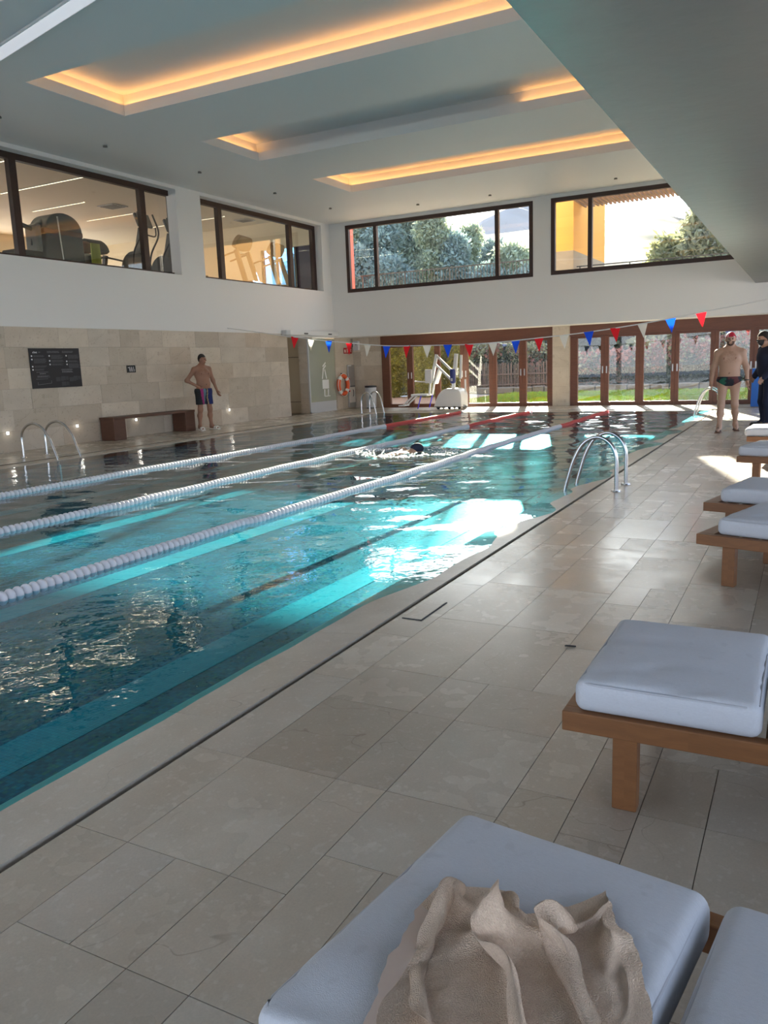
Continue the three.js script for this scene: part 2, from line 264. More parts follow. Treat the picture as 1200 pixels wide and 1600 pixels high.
// ceiling with four light coves
const CX0 = -10.7, CX1 = -2.0, COVES = [[-18.87, -17.04], [-14.93, -13.06], [-11.09, -9.08], [-7.15, -5.2], [-3.2, -1.3]];
{
  const gs = [bx(XL, CX0, CE, CE + 0.17, ZU, ZB), bx(CX1, XM + 0.2, CE, CE + 0.17, ZU, ZB)];
  let z = ZU; for (const [a, b] of COVES) { gs.push(bx(CX0, CX1, CE, CE + 0.17, z, a)); z = b; } gs.push(bx(CX0, CX1, CE, CE + 0.17, z, ZB));
  gs.push(bx(XL - 0.3, XM + 0.2, CE + 0.62, CE + 0.8, ZU - 0.3, ZB));
  struct('ceiling', gs, M.ceiling, 'pale plaster ceiling over the pool with long recessed light coves', 'ceiling');
}
const warm = RGB(1, 0.43, 0.11);
COVES.forEach(([a, b], k) => {
  const words = ['farthest ceiling cove glowing amber, above the end windows', 'ceiling cove with a dark unlit stretch along its long side', 'large amber lit ceiling cove second from the near end', 'amber ceiling cove cut by the upper edge of the picture', 'amber ceiling cove above the near end of the pool'];
  const o = thing('light_cove', words[k], 'ceiling cove', [0, 0, 0], 0, 'recessed ceiling coves', 'structure');
  const s = 0.13, y0 = CE + 0.17, y1 = CE + 0.38;
  part('recess_panel', bx(CX0 - s, CX1 + s, y1, y1 + 0.03, a - s, b + s), M.ceiling, o);
  part('recess_side', merge(bx(CX0 - s - 0.03, CX1 + s + 0.03, y0, y1 + 0.03, a - s - 0.03, a - s), bx(CX0 - s - 0.03, CX1 + s + 0.03, y0, y1 + 0.03, b + s, b + s + 0.03), bx(CX0 - s - 0.03, CX0 - s, y0, y1 + 0.03, a - s, b + s), bx(CX1 + s, CX1 + s + 0.03, y0, y1 + 0.03, a - s, b + s)), M.ceiling, o);
  const led = (x0, x1, z0, z1) => {
    part('led_strip', raw(x0, x1, y0, y0 + 0.008, z0, z1), M.led, o);
    const w = x1 - x0, d = z1 - z0, l = new THREE.RectAreaLight(warm, 6.5, w, d); l.name = 'cove_light'; l.position.set((x0 + x1) / 2, y0 + 0.014, (z0 + z1) / 2); l.rotation.x = Math.PI / 2; o.add(l);
  };
  const dark = k === 1;
  led(dark ? -4.9 : CX0 - 0.05, CX1 + 0.05, a - 0.09, a - 0.05);
  if (!dark) led(CX0 - 0.05, CX1 + 0.05, b + 0.05, b + 0.09); else led(-4.9, CX1 + 0.05, b + 0.05, b + 0.09);
  led(CX0 - 0.09, CX0 - 0.05, a - 0.04, b + 0.04);
});
// slim white profile crossing the ceiling
{
  const o = thing('ceiling_light_line', 'slim white light line running obliquely across the ceiling, upper left corner', 'ceiling light'), a = V(-10.9, CE - 0.02, -8.33), b = V(-5.5, CE - 0.02, -7.02);
  part('housing', barGeo(a, b, 0.24, 0.03), M.white, o); part('lamp_diffuser', barGeo(a.clone().setY(CE - 0.037), b.clone().setY(CE - 0.037), 0.2, 0.006), std([0.8, 0.8, 0.82], { emissive: RGB(0.9, 0.92, 1), emissiveIntensity: 0.34 }), o);
  const l = new THREE.RectAreaLight(RGB(0.9, 0.92, 1), 0.34, 5.5, 0.2); l.name = 'line_lamp'; l.position.set((a.x + b.x) / 2, CE - 0.045, (a.z + b.z) / 2); l.rotation.set(-Math.PI / 2, 0, 0); l.rotation.z = -Math.atan2(b.z - a.z, b.x - a.x); o.add(l);
}
{
  let n = 0; const spots = [[4, 188], [147, 228], [260, 258], [431, 308], [499, 325], [627, 324], [720, 313], [934, 283]];
  const pos = [[-12.4, -9.9], [-12.35, -12.2], [-12.3, -14.9], [-12.25, -17.7], [-12.2, -20.3], [-10.0, -21.4], [-7.9, -21.5], [-4.6, -21.6]];
  for (const [x, z] of pos) { const g = new THREE.CylinderGeometry(0.035, 0.045, 0.03, 16); solo('ceiling_sensor', at(g, x, CE - 0.015, z), M.machineGrey, ['small dark ceiling sprinkler above the near gym window, leftmost', 'small dark ceiling sprinkler second from the picture edge', 'small dark ceiling sprinkler third along the gym windows', 'small dark ceiling sprinkler above the treadmill window', 'small dark ceiling sprinkler nearest the hall corner', 'small dark ceiling sprinkler before the pine tree window', 'small dark ceiling sprinkler before the hilltop pane', 'small dark ceiling sprinkler before the pergola window'][n++], 'sprinkler', 'ceiling sprinklers'); }
}
// lower mezzanine over the loungers
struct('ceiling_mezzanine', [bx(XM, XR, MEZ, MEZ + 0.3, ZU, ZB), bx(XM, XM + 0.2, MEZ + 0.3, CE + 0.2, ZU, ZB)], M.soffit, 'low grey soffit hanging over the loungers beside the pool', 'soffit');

// right and near walls: glazed, outside the picture
{
  const gs = [bx(XR, XR + 0.3, 2.95, CE + 0.6, ZD, ZB), bx(XR, XR + 0.3, -0.05, 0.08, ZD, ZB)];
  for (let z = ZD; z <= ZB; z += 4.7) gs.push(bx(XR, XR + 0.3, 0.08, 2.95, z, Math.min(z + 0.3, ZB)));
  struct('wall_right', gs, M.plaster, 'white wall with tall windows behind the loungers, outside the picture', 'wall');
  const gb = [bx(XL - 0.3, XR + 0.3, 3.9, CE + 0.8, ZB, ZB + 0.3), bx(XL - 0.3, XR + 0.3, 0, 0.1, ZB, ZB + 0.3)];
  for (let x = XL - 0.3; x <= XR; x += 3.02) gb.push(bx(x, x + 0.25, 0.1, 3.9, ZB, ZB + 0.3));
  gb.push(bx(XL, XR, 2.6, 2.8, ZB + 0.05, ZB + 0.25));
  struct('wall_near', gb, M.plaster, 'white glazed end wall behind the viewer, outside the picture', 'wall');
}

// pool basin
const DEPTH = 0.5;
struct('pool_basin', [bx(PX0, PX1, -DEPTH - 0.2, -DEPTH, PZ0, PZ1, 1.6), bx(PX0 - 0.2, PX0, -DEPTH - 0.2, -0.03, PZ0, PZ1, 1.6), bx(PX1, PX1 + 0.1, -DEPTH - 0.2, -0.06, PZ0, PZ1, 1.6), bx(PX0, PX1, -DEPTH - 0.2, -0.03, PZ0 - 0.2, PZ0, 1.6), bx(PX0, PX1, -DEPTH - 0.2, -0.03, PZ1, PZ1 + 0.2, 1.6)], M.mosaic, 'teal mosaic basin of the indoor lap pool', 'pool');
{
  const lines = thing('lane_marking', 'pale turquoise mosaic lines along the pool floor', 'lane marking', [0, -DEPTH, 0], 0, null, 'structure');
  for (const x of [-3.52, -5.75, -7.85, -10.2]) part('line', bx(x - 0.155, x + 0.155, -0.002, 0.004, PZ0 + 1.8, PZ1 - 1, 0.8), M.paleMosaic, lines);
}
// water surface: real ripples, washing over the sloped coping beyond the near stretch
function wave(x, z) {
  const s = (kx, kz, p, w) => Math.sin((x * kx + z * kz) * w + p);
  const rough = 0.35 + 1.5 * Math.exp(-(((x + 5.0) / 3.2) ** 2)) * sm(-z, 3.5, 7) + 0.5 * sm(-z, 9, 14);
  const calm = 1 - 0.65 * sm(z, -6, -2.5);
  let y = 0.0022 * s(0.8, 0.6, 0, 5.1) + 0.0020 * s(-0.5, 0.86, 1.7, 7.3) + 0.0017 * s(0.97, -0.2, 2.9, 9.7) + 0.0011 * s(0.3, 0.95, 4.1, 14.0) + 0.0009 * s(-0.86, 0.5, 0.4, 19.0);
  y += 0.006 * fbm(N1, x / 6, z / 6, 8, 4, 0.55) + 0.004 * fbm(N2, x / 6, z / 6, 14, 3, 0.5); y *= rough * calm;
  const d = Math.hypot(x + 5.63, (z + 11.6) * 0.8); y += 0.014 * Math.exp(-d * d * 1.2) * Math.sin(d * 12) + 0.012 * Math.exp(-d * 0.5) * Math.sin(d * 7);
  const wash = sm(-z, 3.6, 5.2) * sm(x, -3.4, -2.3);
  return y * (1 - 0.3 * wash) + wash * (0.012 + 0.006 * Math.sin(z * 2.3 + 1.2 * Math.sin(z * 0.9)) + 0.004 * Math.sin(z * 5.1 + x * 3));
}
const WATER_Y = -0.028;
{
  const x0 = PX0, x1 = SLOT - 0.035, nx = 170, nz = 400, p = [], uv = [], idx = [];
  for (let j = 0; j <= nz; j++) for (let i = 0; i <= nx; i++) { const x = x0 + ((x1 - x0) * i) / nx, z = PZ0 + ((PZ1 - PZ0) * j) / nz; p.push(x, WATER_Y + wave(x, z), z); uv.push(x / 3.6, z / 3.6); }
  for (let j = 0; j < nz; j++) for (let i = 0; i < nx; i++) { const a = j * (nx + 1) + i, b = a + 1, c = a + nx + 1, d = c + 1; idx.push(a, c, b, b, c, d); }
  const g = new THREE.BufferGeometry(); g.setAttribute('position', new THREE.Float32BufferAttribute(p, 3)); g.setAttribute('uv', new THREE.Float32BufferAttribute(uv, 2)); g.setIndex(idx); g.computeVertexNormals();
  const w = struct('pool_water', g, M.water, 'rippled blue green water filling the lap pool', 'water'); w.castShadow = false;
}
// coping: sloped right edge, flat left and far edges
{
  const c = thing('pool_coping', 'polished beige stone edge around the lap pool', 'coping', [0, 0, 0], 0, null, 'structure'), r = rng(9);
  let z = PZ1;
  while (z > PZ0) {
    const L = Math.min(1.12, z - PZ0), x0 = PX1 - 0.02, x1 = SLOT - 0.035, y0 = -0.032, y1 = -0.004, g = new THREE.BufferGeometry();
    const a = z - 0.0015, b = z - L + 0.0015, q = (p1, p2, p3, p4) => [p1, p2, p3, p1, p3, p4].flat(), T = (x, y, zz) => [x, y, zz];
    const pos = [...q(T(x0, y0, a), T(x1, y1, a), T(x1, y1, b), T(x0, y0, b)), ...q(T(x0, y0, b), T(x0, -0.1, b), T(x0, -0.1, a), T(x0, y0, a)), ...q(T(x1, y1, a), T(x1, -0.1, a), T(x1, -0.1, b), T(x1, y1, b)), ...q(T(x0, y0, a), T(x0, -0.1, a), T(x1, -0.1, a), T(x1, y1, a)), ...q(T(x1, y1, b), T(x1, -0.1, b), T(x0, -0.1, b), T(x0, y0, b))];
    g.setAttribute('position', new THREE.Float32BufferAttribute(pos, 3)); g.computeVertexNormals(); part('coping_slab', muv(g, 1, r() * 5, r() * 5), M.coping, c); z -= L;
  }
  for (let zz = PZ1; zz > PZ0; zz -= 1.1) part('coping_slab', bx(PX0 - 0.35, PX0, -0.1, -0.018, Math.max(PZ0, zz - 1.097), zz, 1, r() * 5, r() * 5), M.coping, c);
  for (let x = PX0 - 0.35; x < PX1; x += 1.1) part('coping_slab', bx(x, Math.min(x + 1.097, PX1 + 0.2), -0.1, -0.012, PZ0 - 0.35, PZ0, 1, r() * 5, r() * 5), M.coping, c);
}
// drain slot
struct('drain_slot', [bx(SLOT - 0.035, SLOT + 0.006, -0.12, -0.07, PZ0 - 0.3, ZB)], M.grooveDark, 'dark overflow slot between the pool edge and the deck', 'drain');

// deck: opus pattern of marble slabs
function opus(parent, x0, nx, m, z1, nz, seed, matSet, mergedFrom) {
  const r = rng(seed), taken = new Uint8Array(nx * nz), rest = []; let count = 0;
  for (let j = 0; j < nz; j++) for (let i = 0; i < nx; i++) {
    if (taken[j * nx + i]) continue;
    const opts = [[2, 3], [2, 2], [1, 2], [1, 3], [2, 4], [1, 2]].sort(() => 0).filter(([w, l]) => { if (i + w > nx || j + l > nz) return false; for (let b = 0; b < l; b++) for (let a = 0; a < w; a++) if (taken[(j + b) * nx + i + a]) return false; return true; });
    const [w, l] = opts.length ? opts[(r() * opts.length) | 0] : [1, 1];
    for (let b = 0; b < l; b++) for (let a = 0; a < w; a++) taken[(j + b) * nx + i + a] = 1;
    const xa = x0 + i * m, za = z1 - j * m, g = bx(xa + 0.0013, xa + w * m - 0.0013, -0.03, (r() - 0.5) * 0.0008, za - l * m + 0.0013, za - 0.0013, 1, r() * 9, r() * 9);
    if (++count > mergedFrom) rest.push(g); else part('marble_slab', g, matSet[(r() * matSet.length) | 0], parent);
  }
  if (rest.length) { const o = part('marble_slabs', merge(rest), matSet[0], parent); o.userData.kind = 'stuff'; }
}
{
  const f = thing('floor', 'wet beige marble deck beside the pool in mixed slab sizes', 'floor', [0, 0, 0], 0, null, 'structure'), r = rng(77), m = 0.195;
  part('bed', merge(bx(SLOT, XR, -0.2, -0.004, ZD - 0.3, ZB)), M.grout, f);
  let z = -0.2; while (z > PZ0 - 0.35) { const L = 0.55 + r() * 0.5; part('border_slab', bx(SLOT + 0.006, -1.7713, -0.07, 0, Math.max(z - L, PZ0 - 0.35) + 0.0013, z - 0.0013, 1, r() * 9, r() * 9), marbleTone[(r() * 5) | 0], f); z -= L; }
  opus(f, -1.77, 10, m, -0.4, 110, 31, marbleTone, 290);
  part('marble_slabs', merge(bx(0.1813, XR, -0.03, 0, ZD, -0.4), bx(SLOT + 0.006, XR, -0.03, 0, -0.395, ZB)), marbleTone[0], f).userData.kind = 'stuff';
  const g = thing('floor', 'narrow beige marble deck below the stone clad wall', 'floor', [0, 0, 0], 0, null, 'structure');
  part('bed', bx(XL - 2, PX0 - 0.35, -0.2, -0.004, ZD - 0.3, ZB), M.grout, g);
  for (let i = 0; i < 3; i++) { let zz = -7 + i * 0.3; part('marble_slab', bx(XL + i * 0.604, XL + (i + 1) * 0.604 - 0.003, -0.03, 0, zz, ZB, 1, i, i), marbleTone[i], g); while (zz > PZ0 - 0.35) { const L = Math.min(0.9, zz - PZ0 + 0.35); part('marble_slab', bx(XL + i * 0.604, XL + (i + 1) * 0.604 - 0.003, -0.03, 0, zz - L, zz - 0.003, 1, r() * 9, r() * 9), marbleTone[(r() * 5) | 0], g); zz -= 0.9; } }
  const e = thing('floor', 'sunlit marble strip in front of the garden doors', 'floor', [0, 0, 0], 0, null, 'structure');
  part('bed', bx(PX0 - 0.35, SLOT, -0.2, -0.004, ZD - 0.3, PZ0 - 0.35), M.grout, e);
  for (let j = 0; j < 4; j++) for (let x = XL - 0.4 * (j % 2); x < SLOT; x += 0.9) part('marble_slab', bx(Math.max(x, XL), Math.min(x + 0.897, SLOT), -0.03, 0, PZ0 - 0.35 - (j + 1) * 0.6, PZ0 - 0.353 - j * 0.6, 1, r() * 9, r() * 9), marbleTone[(r() * 5) | 0], e);
}
// flush access cover in the border
{
  const c = thing('access_cover', 'flush square marble access cover with dark open joint beside the drain slot', 'access cover', [-1.9, 0, -4.0], 0.0);
  part('cover', rbx(0.115, 0.006, 0.34, 0.002, 0, 0.003, 0), marbleTone[1], c); part('joint', merge(bx(0.058, 0.064, 0.0002, 0.004, -0.18, 0.18), bx(-0.058, 0.064, 0.0002, 0.004, 0.17, 0.176)), M.grooveDark, c);
}

// ---------------------------------------------------------------- garden doors
const LB = [[-12.5, -12.22], [-11.59, -11.38], [-10.61, -10.43], [-9.73, -9.48], [-8.78, -8.55], [-7.82, -7.6], [-6.95, -6.75]];
const RB = [[-6.26, -6.05], [-5.38, -5.16], [-4.41, -4.19], [-3.45, -3.25], [-2.45, -2.24], [-1.48, -1.27], [-0.5, -0.29], [0.48, 0.69], [1.46, 1.67]];
struct('trim_1', [bx(-12.5, -6.75, 2.0, SOF, ZD - 0.1, ZD + 0.1, 1), bx(-12.5, -6.75, 2.0, 2.04, ZD + 0.1, ZD + 0.13)], M.brown, 'brown timber head beam over the six doors behind the pool lift', 'door frame');
struct('trim_2', [bx(-6.26, 1.67, 2.0, SOF, ZD - 0.1, ZD + 0.1, 1), bx(-6.26, 1.67, 2.0, 2.04, ZD + 0.1, ZD + 0.13)], M.brown, 'brown timber head beam over the doors behind the standing man', 'door frame');
let doorNo = 0;
const doorWords = ['at the far corner by the bin', 'behind the pool lift chair', 'behind the lift arm', 'behind the lift mast', 'second left of the stone column', 'just left of the stone column', 'just right of the stone column', 'second right of the stone column', 'third right of the stone column', 'beside the capped man', 'behind the capped man', 'behind the person in dark jacket', 'beyond the blue mat', 'at the far right end'];
function doorSet(bars, handleSide) {
  for (let i = 0; i + 1 < bars.length; i++) {
    const [a0, a1] = bars[i], [b0, b1] = bars[i + 1], x0 = i ? (a0 + a1) / 2 + 0.002 : a0, x1 = i + 2 < bars.length ? (b0 + b1) / 2 - 0.002 : b1, z = ZD;
    const d = thing('door_' + ++doorNo, 'brown timber glazed garden door ' + doorWords[doorNo - 1], 'door', [0, 0, 0], 0, 'glazed garden doors', 'structure');
    part('stile', bx(x0, a1, 0, 2.0, z - 0.05, z + 0.05), M.brown, d); part('stile', bx(b0, x1, 0, 2.0, z - 0.05, z + 0.05), M.brown, d);
    part('rail', bx(a1, b0, 0, 0.11, z - 0.045, z + 0.045), M.brown, d); part('rail', bx(a1, b0, 1.93, 2.0, z - 0.045, z + 0.045), M.brown, d);
    part('pane', raw(a1, b0, 0.11, 1.93, z - 0.0001, z), M.glass, d);
    const hx = i % 2 ? x0 + 0.055 : x1 - 0.055; part('handle', merge(rbx(0.035, 0.2, 0.012, 0.004, hx, 1.02, z + 0.056), rbx(0.018, 0.12, 0.02, 0.006, hx, 1.02, z + 0.068)), M.brushed, d);
  }
}
doorSet(LB); doorSet(RB);
function clad(name, x0, x1, z0, z1, y1, courses, label, cat, seed, split) {
  const w = thing(name, label, cat, [0, 0, 0], 0, null, 'structure'), r = rng(seed), h = y1 / courses;
  part('core', bx(x0 + 0.012, x1 - 0.012, 0, y1 - 0.001, z0 + 0.012, z1 - 0.012), M.grout, w);
  const long = x1 - x0 > z1 - z0;
  for (let c = 0; c < courses; c++) { let t = long ? x0 : z0; const end = long ? x1 : z1; while (t < end - 1e-3) { let L = Math.min(split * (0.6 + r() * 0.8), end - t); if (end - t - L < 0.15) L = end - t; part('stone_panel', long ? bx(t + 0.001, t + L - 0.001, c * h + 0.001, (c + 1) * h - 0.001, z0, z1, 1, r() * 5, r() * 5) : bx(x0, x1, c * h + 0.001, (c + 1) * h - 0.001, t + 0.001, t + L - 0.001, 1, r() * 5, r() * 5), travTone[(r() * 5) | 0], w); t += L; } }
  return w;
}
clad('column', -6.75, -6.26, ZD - 0.22, ZD + 0.2, SOF, 4, 'square beige stone column between the two rows of garden doors', 'column', 3, 2);
clad('wall_corner', XL - 0.3, -12.5, ZD - 0.25, ZD, SOF, 5, 'short beige stone wall between the corner and the garden doors', 'wall', 4, 0.8);
clad('wall_lifebuoy', XL - 0.3, XL + 0.06, ZD, -22.5, SOF, 5, 'beige stone wall carrying the lifebuoy and the steel panel', 'wall', 6, 0.8);
struct('wall_doorway_right', [bx(1.67, XR, 0, SOF, ZD - 0.2, ZD)], M.plaster, 'white wall at the end of the garden doors, outside the picture', 'wall');
// corridor opening behind the stone wall
struct('wall_corridor', [bx(-16.2, XL - 0.05, 0, 2.6, -21.35, -21.15), bx(-16.4, -16.2, 0, 2.6, -21.35, -19.9), bx(-16.4, XL - 0.3, 2.4, 2.6, -21.35, -19.9), bx(-16.4, XL - 0.3, 0, 2.6, -19.9, -19.7)], M.panelTan, 'dim tan corridor wall seen through the opening', 'wall');
clad('wall_pier', XL - 0.32, XL + 0.02, -21.14, -20.95, SOF, 5, 'narrow brown stone pier beside the sliding glass door', 'wall', 8, 1);
{
  const d = thing('door_15', 'flush tan service door with dark outline in the corridor', 'door', [-14.35, 0, -21.14], 0, null, 'structure');
  part('leaf', bx(-0.42, 0.42, 0.36, 1.72, -0.01, 0.004), M.panelTan, d); part('outline', merge(bx(-0.43, 0.43, 1.72, 1.735, -0.01, 0.008), bx(-0.43, 0.43, 0.345, 0.36, -0.01, 0.008), bx(0.42, 0.435, 0.345, 1.735, -0.01, 0.008)), M.grooveDark, d);
}
{
  const d = thing('door_16', 'greenish sliding glass door with white graphic figures', 'door', [XL + 0.02, 0, -21.72], 0, null, 'structure');
  part('pane', raw(-0.004, 0.004, 0.03, SOF - 0.03, -0.78, 0.76), M.frost, d); part('lower_band', raw(0.005, 0.008, 0.03, 0.33, -0.78, 0.76), M.lightGrey, d);
  part('edge_rail', merge(bx(-0.02, 0.02, 0, SOF - 0.02, 0.73, 0.78), bx(-0.02, 0.02, 0, 0.03, -0.78, 0.78)), M.lightGrey, d);
  const g = [], b = (z0, z1, y0, y1, t = 0) => { const q = new THREE.BoxGeometry(0.003, y1 - y0, z1 - z0); q.rotateX(t); q.translate(0.008, (y0 + y1) / 2, (z0 + z1) / 2); g.push(q); };
  b(-0.24, -0.02, 1.45, 1.5, 0.6); b(-0.24, -0.02, 1.36, 1.41, 0.6); b(-0.05, 0.0, 1.02, 1.33, -0.25); b(-0.22, -0.17, 1.02, 1.33, 0.3); b(-0.36, 0.02, 0.72, 1.0, 0); b(-0.12, -0.06, 0.48, 0.7, -0.05); b(-0.34, -0.28, 0.48, 0.7, -0.05); b(-0.42, -0.08, 0.47, 0.5, 0);
  part('graphic', merge(g), M.white, d);
}
{
  const o = thing('door_operator', 'white automatic door operator box with two black sensors', 'door operator', [XL + 0.1, 2.42, -21.3]);
  part('housing', rbx(0.16, 0.13, 2.9, 0.01), M.white, o); part('end_cap', rbx(0.165, 0.135, 0.22, 0.01, 0, 0, 1.55), M.lightGrey, o);
  for (const z of [0.62, -0.75]) part('sensor', rbx(0.02, 0.035, 0.2, 0.008, 0.085, -0.015, z), M.black, o);
}
{ const o = thing('wall_speaker', 'small grey box mounted high in the far corner', 'speaker', [-13.42, 2.05, ZD + 0.08]); part('body', rbx(0.2, 0.3, 0.14, 0.015), M.lightGrey, o); part('bracket', rbx(0.05, 0.12, 0.1, 0.005, -0.12, 0.02, -0.02), M.black, o); part('knob', at(new THREE.CylinderGeometry(0.012, 0.012, 0.02, 12).rotateX(Math.PI / 2), 0.03, 0.03, 0.075), M.black, o); }
{
  const o = thing('lifebuoy', 'orange lifebuoy with white bands hanging on the stone wall', 'lifebuoy', [XL + 0.135, 0.8, -22.8]);
  const t = new THREE.TorusGeometry(0.29, 0.065, 14, 40); t.rotateY(Math.PI / 2); part('ring', t, M.orangeRing, o);
  for (let k = 0; k < 4; k++) { const b = new THREE.TorusGeometry(0.29, 0.068, 14, 8, 0.42); b.rotateZ(k * Math.PI / 2 + Math.PI / 4 - 0.21); b.rotateY(Math.PI / 2); part('band', b, M.white, o); }
  const pts = []; for (let i = 0; i <= 48; i++) { const a = (i / 48) * Math.PI * 2, r = 0.36 + 0.035 * Math.abs(Math.cos(2 * a)) - 0.02; pts.push([0.035, Math.sin(a) * r, Math.cos(a) * r]); } part('rope', tube(pts, 0.009, 96, 6), M.white, o);
  part('bracket', rbx(0.06, 0.08, 0.05, 0.005, -0.04, 0.34, 0), M.black, o);
}
{
  const o = thing('control_panel', 'tall stainless steel panel with pale lower door on the stone wall', 'control panel', [XL + 0.09, 0, -23.4]);
  part('housing', rbx(0.05, 1.4, 0.42, 0.008, 0, 0.74, 0), M.brushed, o); part('lower_door', rbx(0.01, 0.5, 0.38, 0.003, 0.028, 0.45, 0), M.cream, o); part('lamp_strip', rbx(0.012, 0.04, 0.2, 0.003, 0.033, 1.41, 0.12), M.white, o); part('gap', rbx(0.01, 0.02, 0.38, 0.002, 0.028, 0.735, 0), M.black, o);
  part('handle', tube([[0.04, 0.62, -0.02], [0.06, 0.6, -0.02], [0.06, 0.42, -0.02], [0.04, 0.4, -0.02]], 0.01, 16, 6), M.black, o); for (const y of [0.98, 0.58]) part('switch', rbx(0.04, 0.05, 0.05, 0.01, 0.04, y, 0.2), M.red, o);
}
{
  const o = thing('waste_bin', 'grey cylindrical waste bin with black lid in the far corner', 'bin', [-12.78, 0, -23.3]);
  part('body', at(new THREE.CylinderGeometry(0.19, 0.16, 0.66, 28), 0, 0.35, 0), M.lightGrey, o); part('lid', at(new THREE.CylinderGeometry(0.2, 0.2, 0.06, 28), 0, 0.71, 0), M.black, o); part('base', at(new THREE.CylinderGeometry(0.165, 0.165, 0.03, 28), 0, 0.015, 0), M.black, o);
}
// ---------------------------------------------------------------- signs
function canvasTex(w, h, draw) { const c = document.createElement('canvas'); c.width = w; c.height = h; const x = c.getContext('2d'); draw(x, w, h); const t = new THREE.CanvasTexture(c); t.colorSpace = THREE.SRGBColorSpace; return t; }
function sign(name, y0, y1, za, zb, x, t, draw, w, h, label, cat) {  // board on a wall facing +x, left edge at za
  const o = thing(name, label, cat, [x, (y0 + y1) / 2, (za + zb) / 2]); part('board', rbx(t, y1 - y0, Math.abs(zb - za), 0.002), M.black, o);
  const g = new THREE.PlaneGeometry(Math.abs(zb - za) - 0.004, y1 - y0 - 0.004); g.rotateY(Math.PI / 2); g.translate(t / 2 + 0.001, 0, 0);
  part('print', g, new THREE.MeshStandardMaterial({ map: canvasTex(w, h, draw), roughness: 0.5 }), o); return o;
}
sign('rules_sign', 1.19, 1.98, -10.95, -12.19, XL + 0.012, 0.015, (c, w, h) => {
  c.fillStyle = '#17151b'; c.fillRect(0, 0, w, h); const r = rng(12);
  c.fillStyle = '#d8d8dc'; c.font = 'bold 50px sans-serif'; c.fillText('clec', 62, 92); c.fillStyle = '#77777c'; c.font = '20px sans-serif'; c.fillRect(178, 66, 46, 5); c.fillRect(178, 78, 34, 5);
  const rows = (x, y, n, len, col = '#5c5c62', g = 13) => { for (let i = 0; i < n; i++) { let px = x; const end = x + len * (0.75 + r() * 0.25); c.fillStyle = col; while (px < end) { const L = 8 + r() * 26; c.fillRect(px, y + i * g, Math.min(L, end - px), 6); px += L + 5; } } };
  rows(350, 56, 2, 300, '#8a8a90', 22); rows(660, 56, 2, 270, '#8a8a90', 22);
  const item = (x, y, n, len) => { c.fillStyle = '#dcdce0'; c.beginPath(); c.arc(x, y + 14, 15, 0, 7); c.fill(); rows(x + 36, y, n, len); };
  item(40, 130, 3, 250); item(40, 195, 7, 280); item(40, 330, 3, 260); item(40, 390, 3, 200); item(390, 130, 6, 260); item(390, 225, 4, 260); item(390, 295, 3, 260); item(740, 130, 6, 250); item(740, 240, 3, 230); item(740, 300, 7, 250);
  rows(100, 450, 1, 260, '#8a8a90'); rows(160, 480, 1, 130, '#b8b8be'); rows(110, 520, 3, 260, '#77777c'); rows(80, 580, 1, 310, '#77777c');
  rows(610, 405, 2, 300, '#85858a'); rows(620, 440, 3, 280, '#85858a'); c.strokeStyle = '#8a8a90'; c.lineWidth = 4; c.beginPath(); c.moveTo(110, 640); c.lineTo(110, 690); c.lineTo(380, 670); c.lineTo(385, 620); c.stroke();
  for (const [x, y] of [[480, 560], [590, 545], [590, 650], [760, 570], [850, 545]]) { c.fillStyle = '#34343a'; c.fillRect(x, y, 90, 80); rows(x + 100, y + 8, 5, 60, '#4c4c52', 14); }
}, 1024, 760, 'large black rules board with white print on the stone wall', 'sign');
sign('toilet_sign', 1.44, 1.6, -13.5, -13.77, XL + 0.008, 0.008, (c, w, h) => {
  c.fillStyle = '#0c0a0d'; c.fillRect(0, 0, w, h); c.fillStyle = '#e6e4e8'; c.beginPath(); c.moveTo(30, 34); c.lineTo(66, 44); c.lineTo(40, 66); c.fill();
  for (const x of [88, 142]) { c.beginPath(); c.arc(x, 42, 11, 0, 7); c.fill(); c.fillRect(x - 11, 56, 22, 56); c.fillRect(x - 11, 108, 9, 32); c.fillRect(x + 2, 108, 9, 32); }
  c.beginPath(); c.arc(196, 40, 9, 0, 7); c.fill(); c.fillRect(190, 52, 10, 42); c.fillRect(190, 86, 28, 9); c.strokeStyle = '#e6e4e8'; c.lineWidth = 7; c.beginPath(); c.arc(204, 110, 22, -0.6, 3.6); c.stroke();
}, 256, 160, 'small black toilet sign with white figures on the stone wall', 'sign');
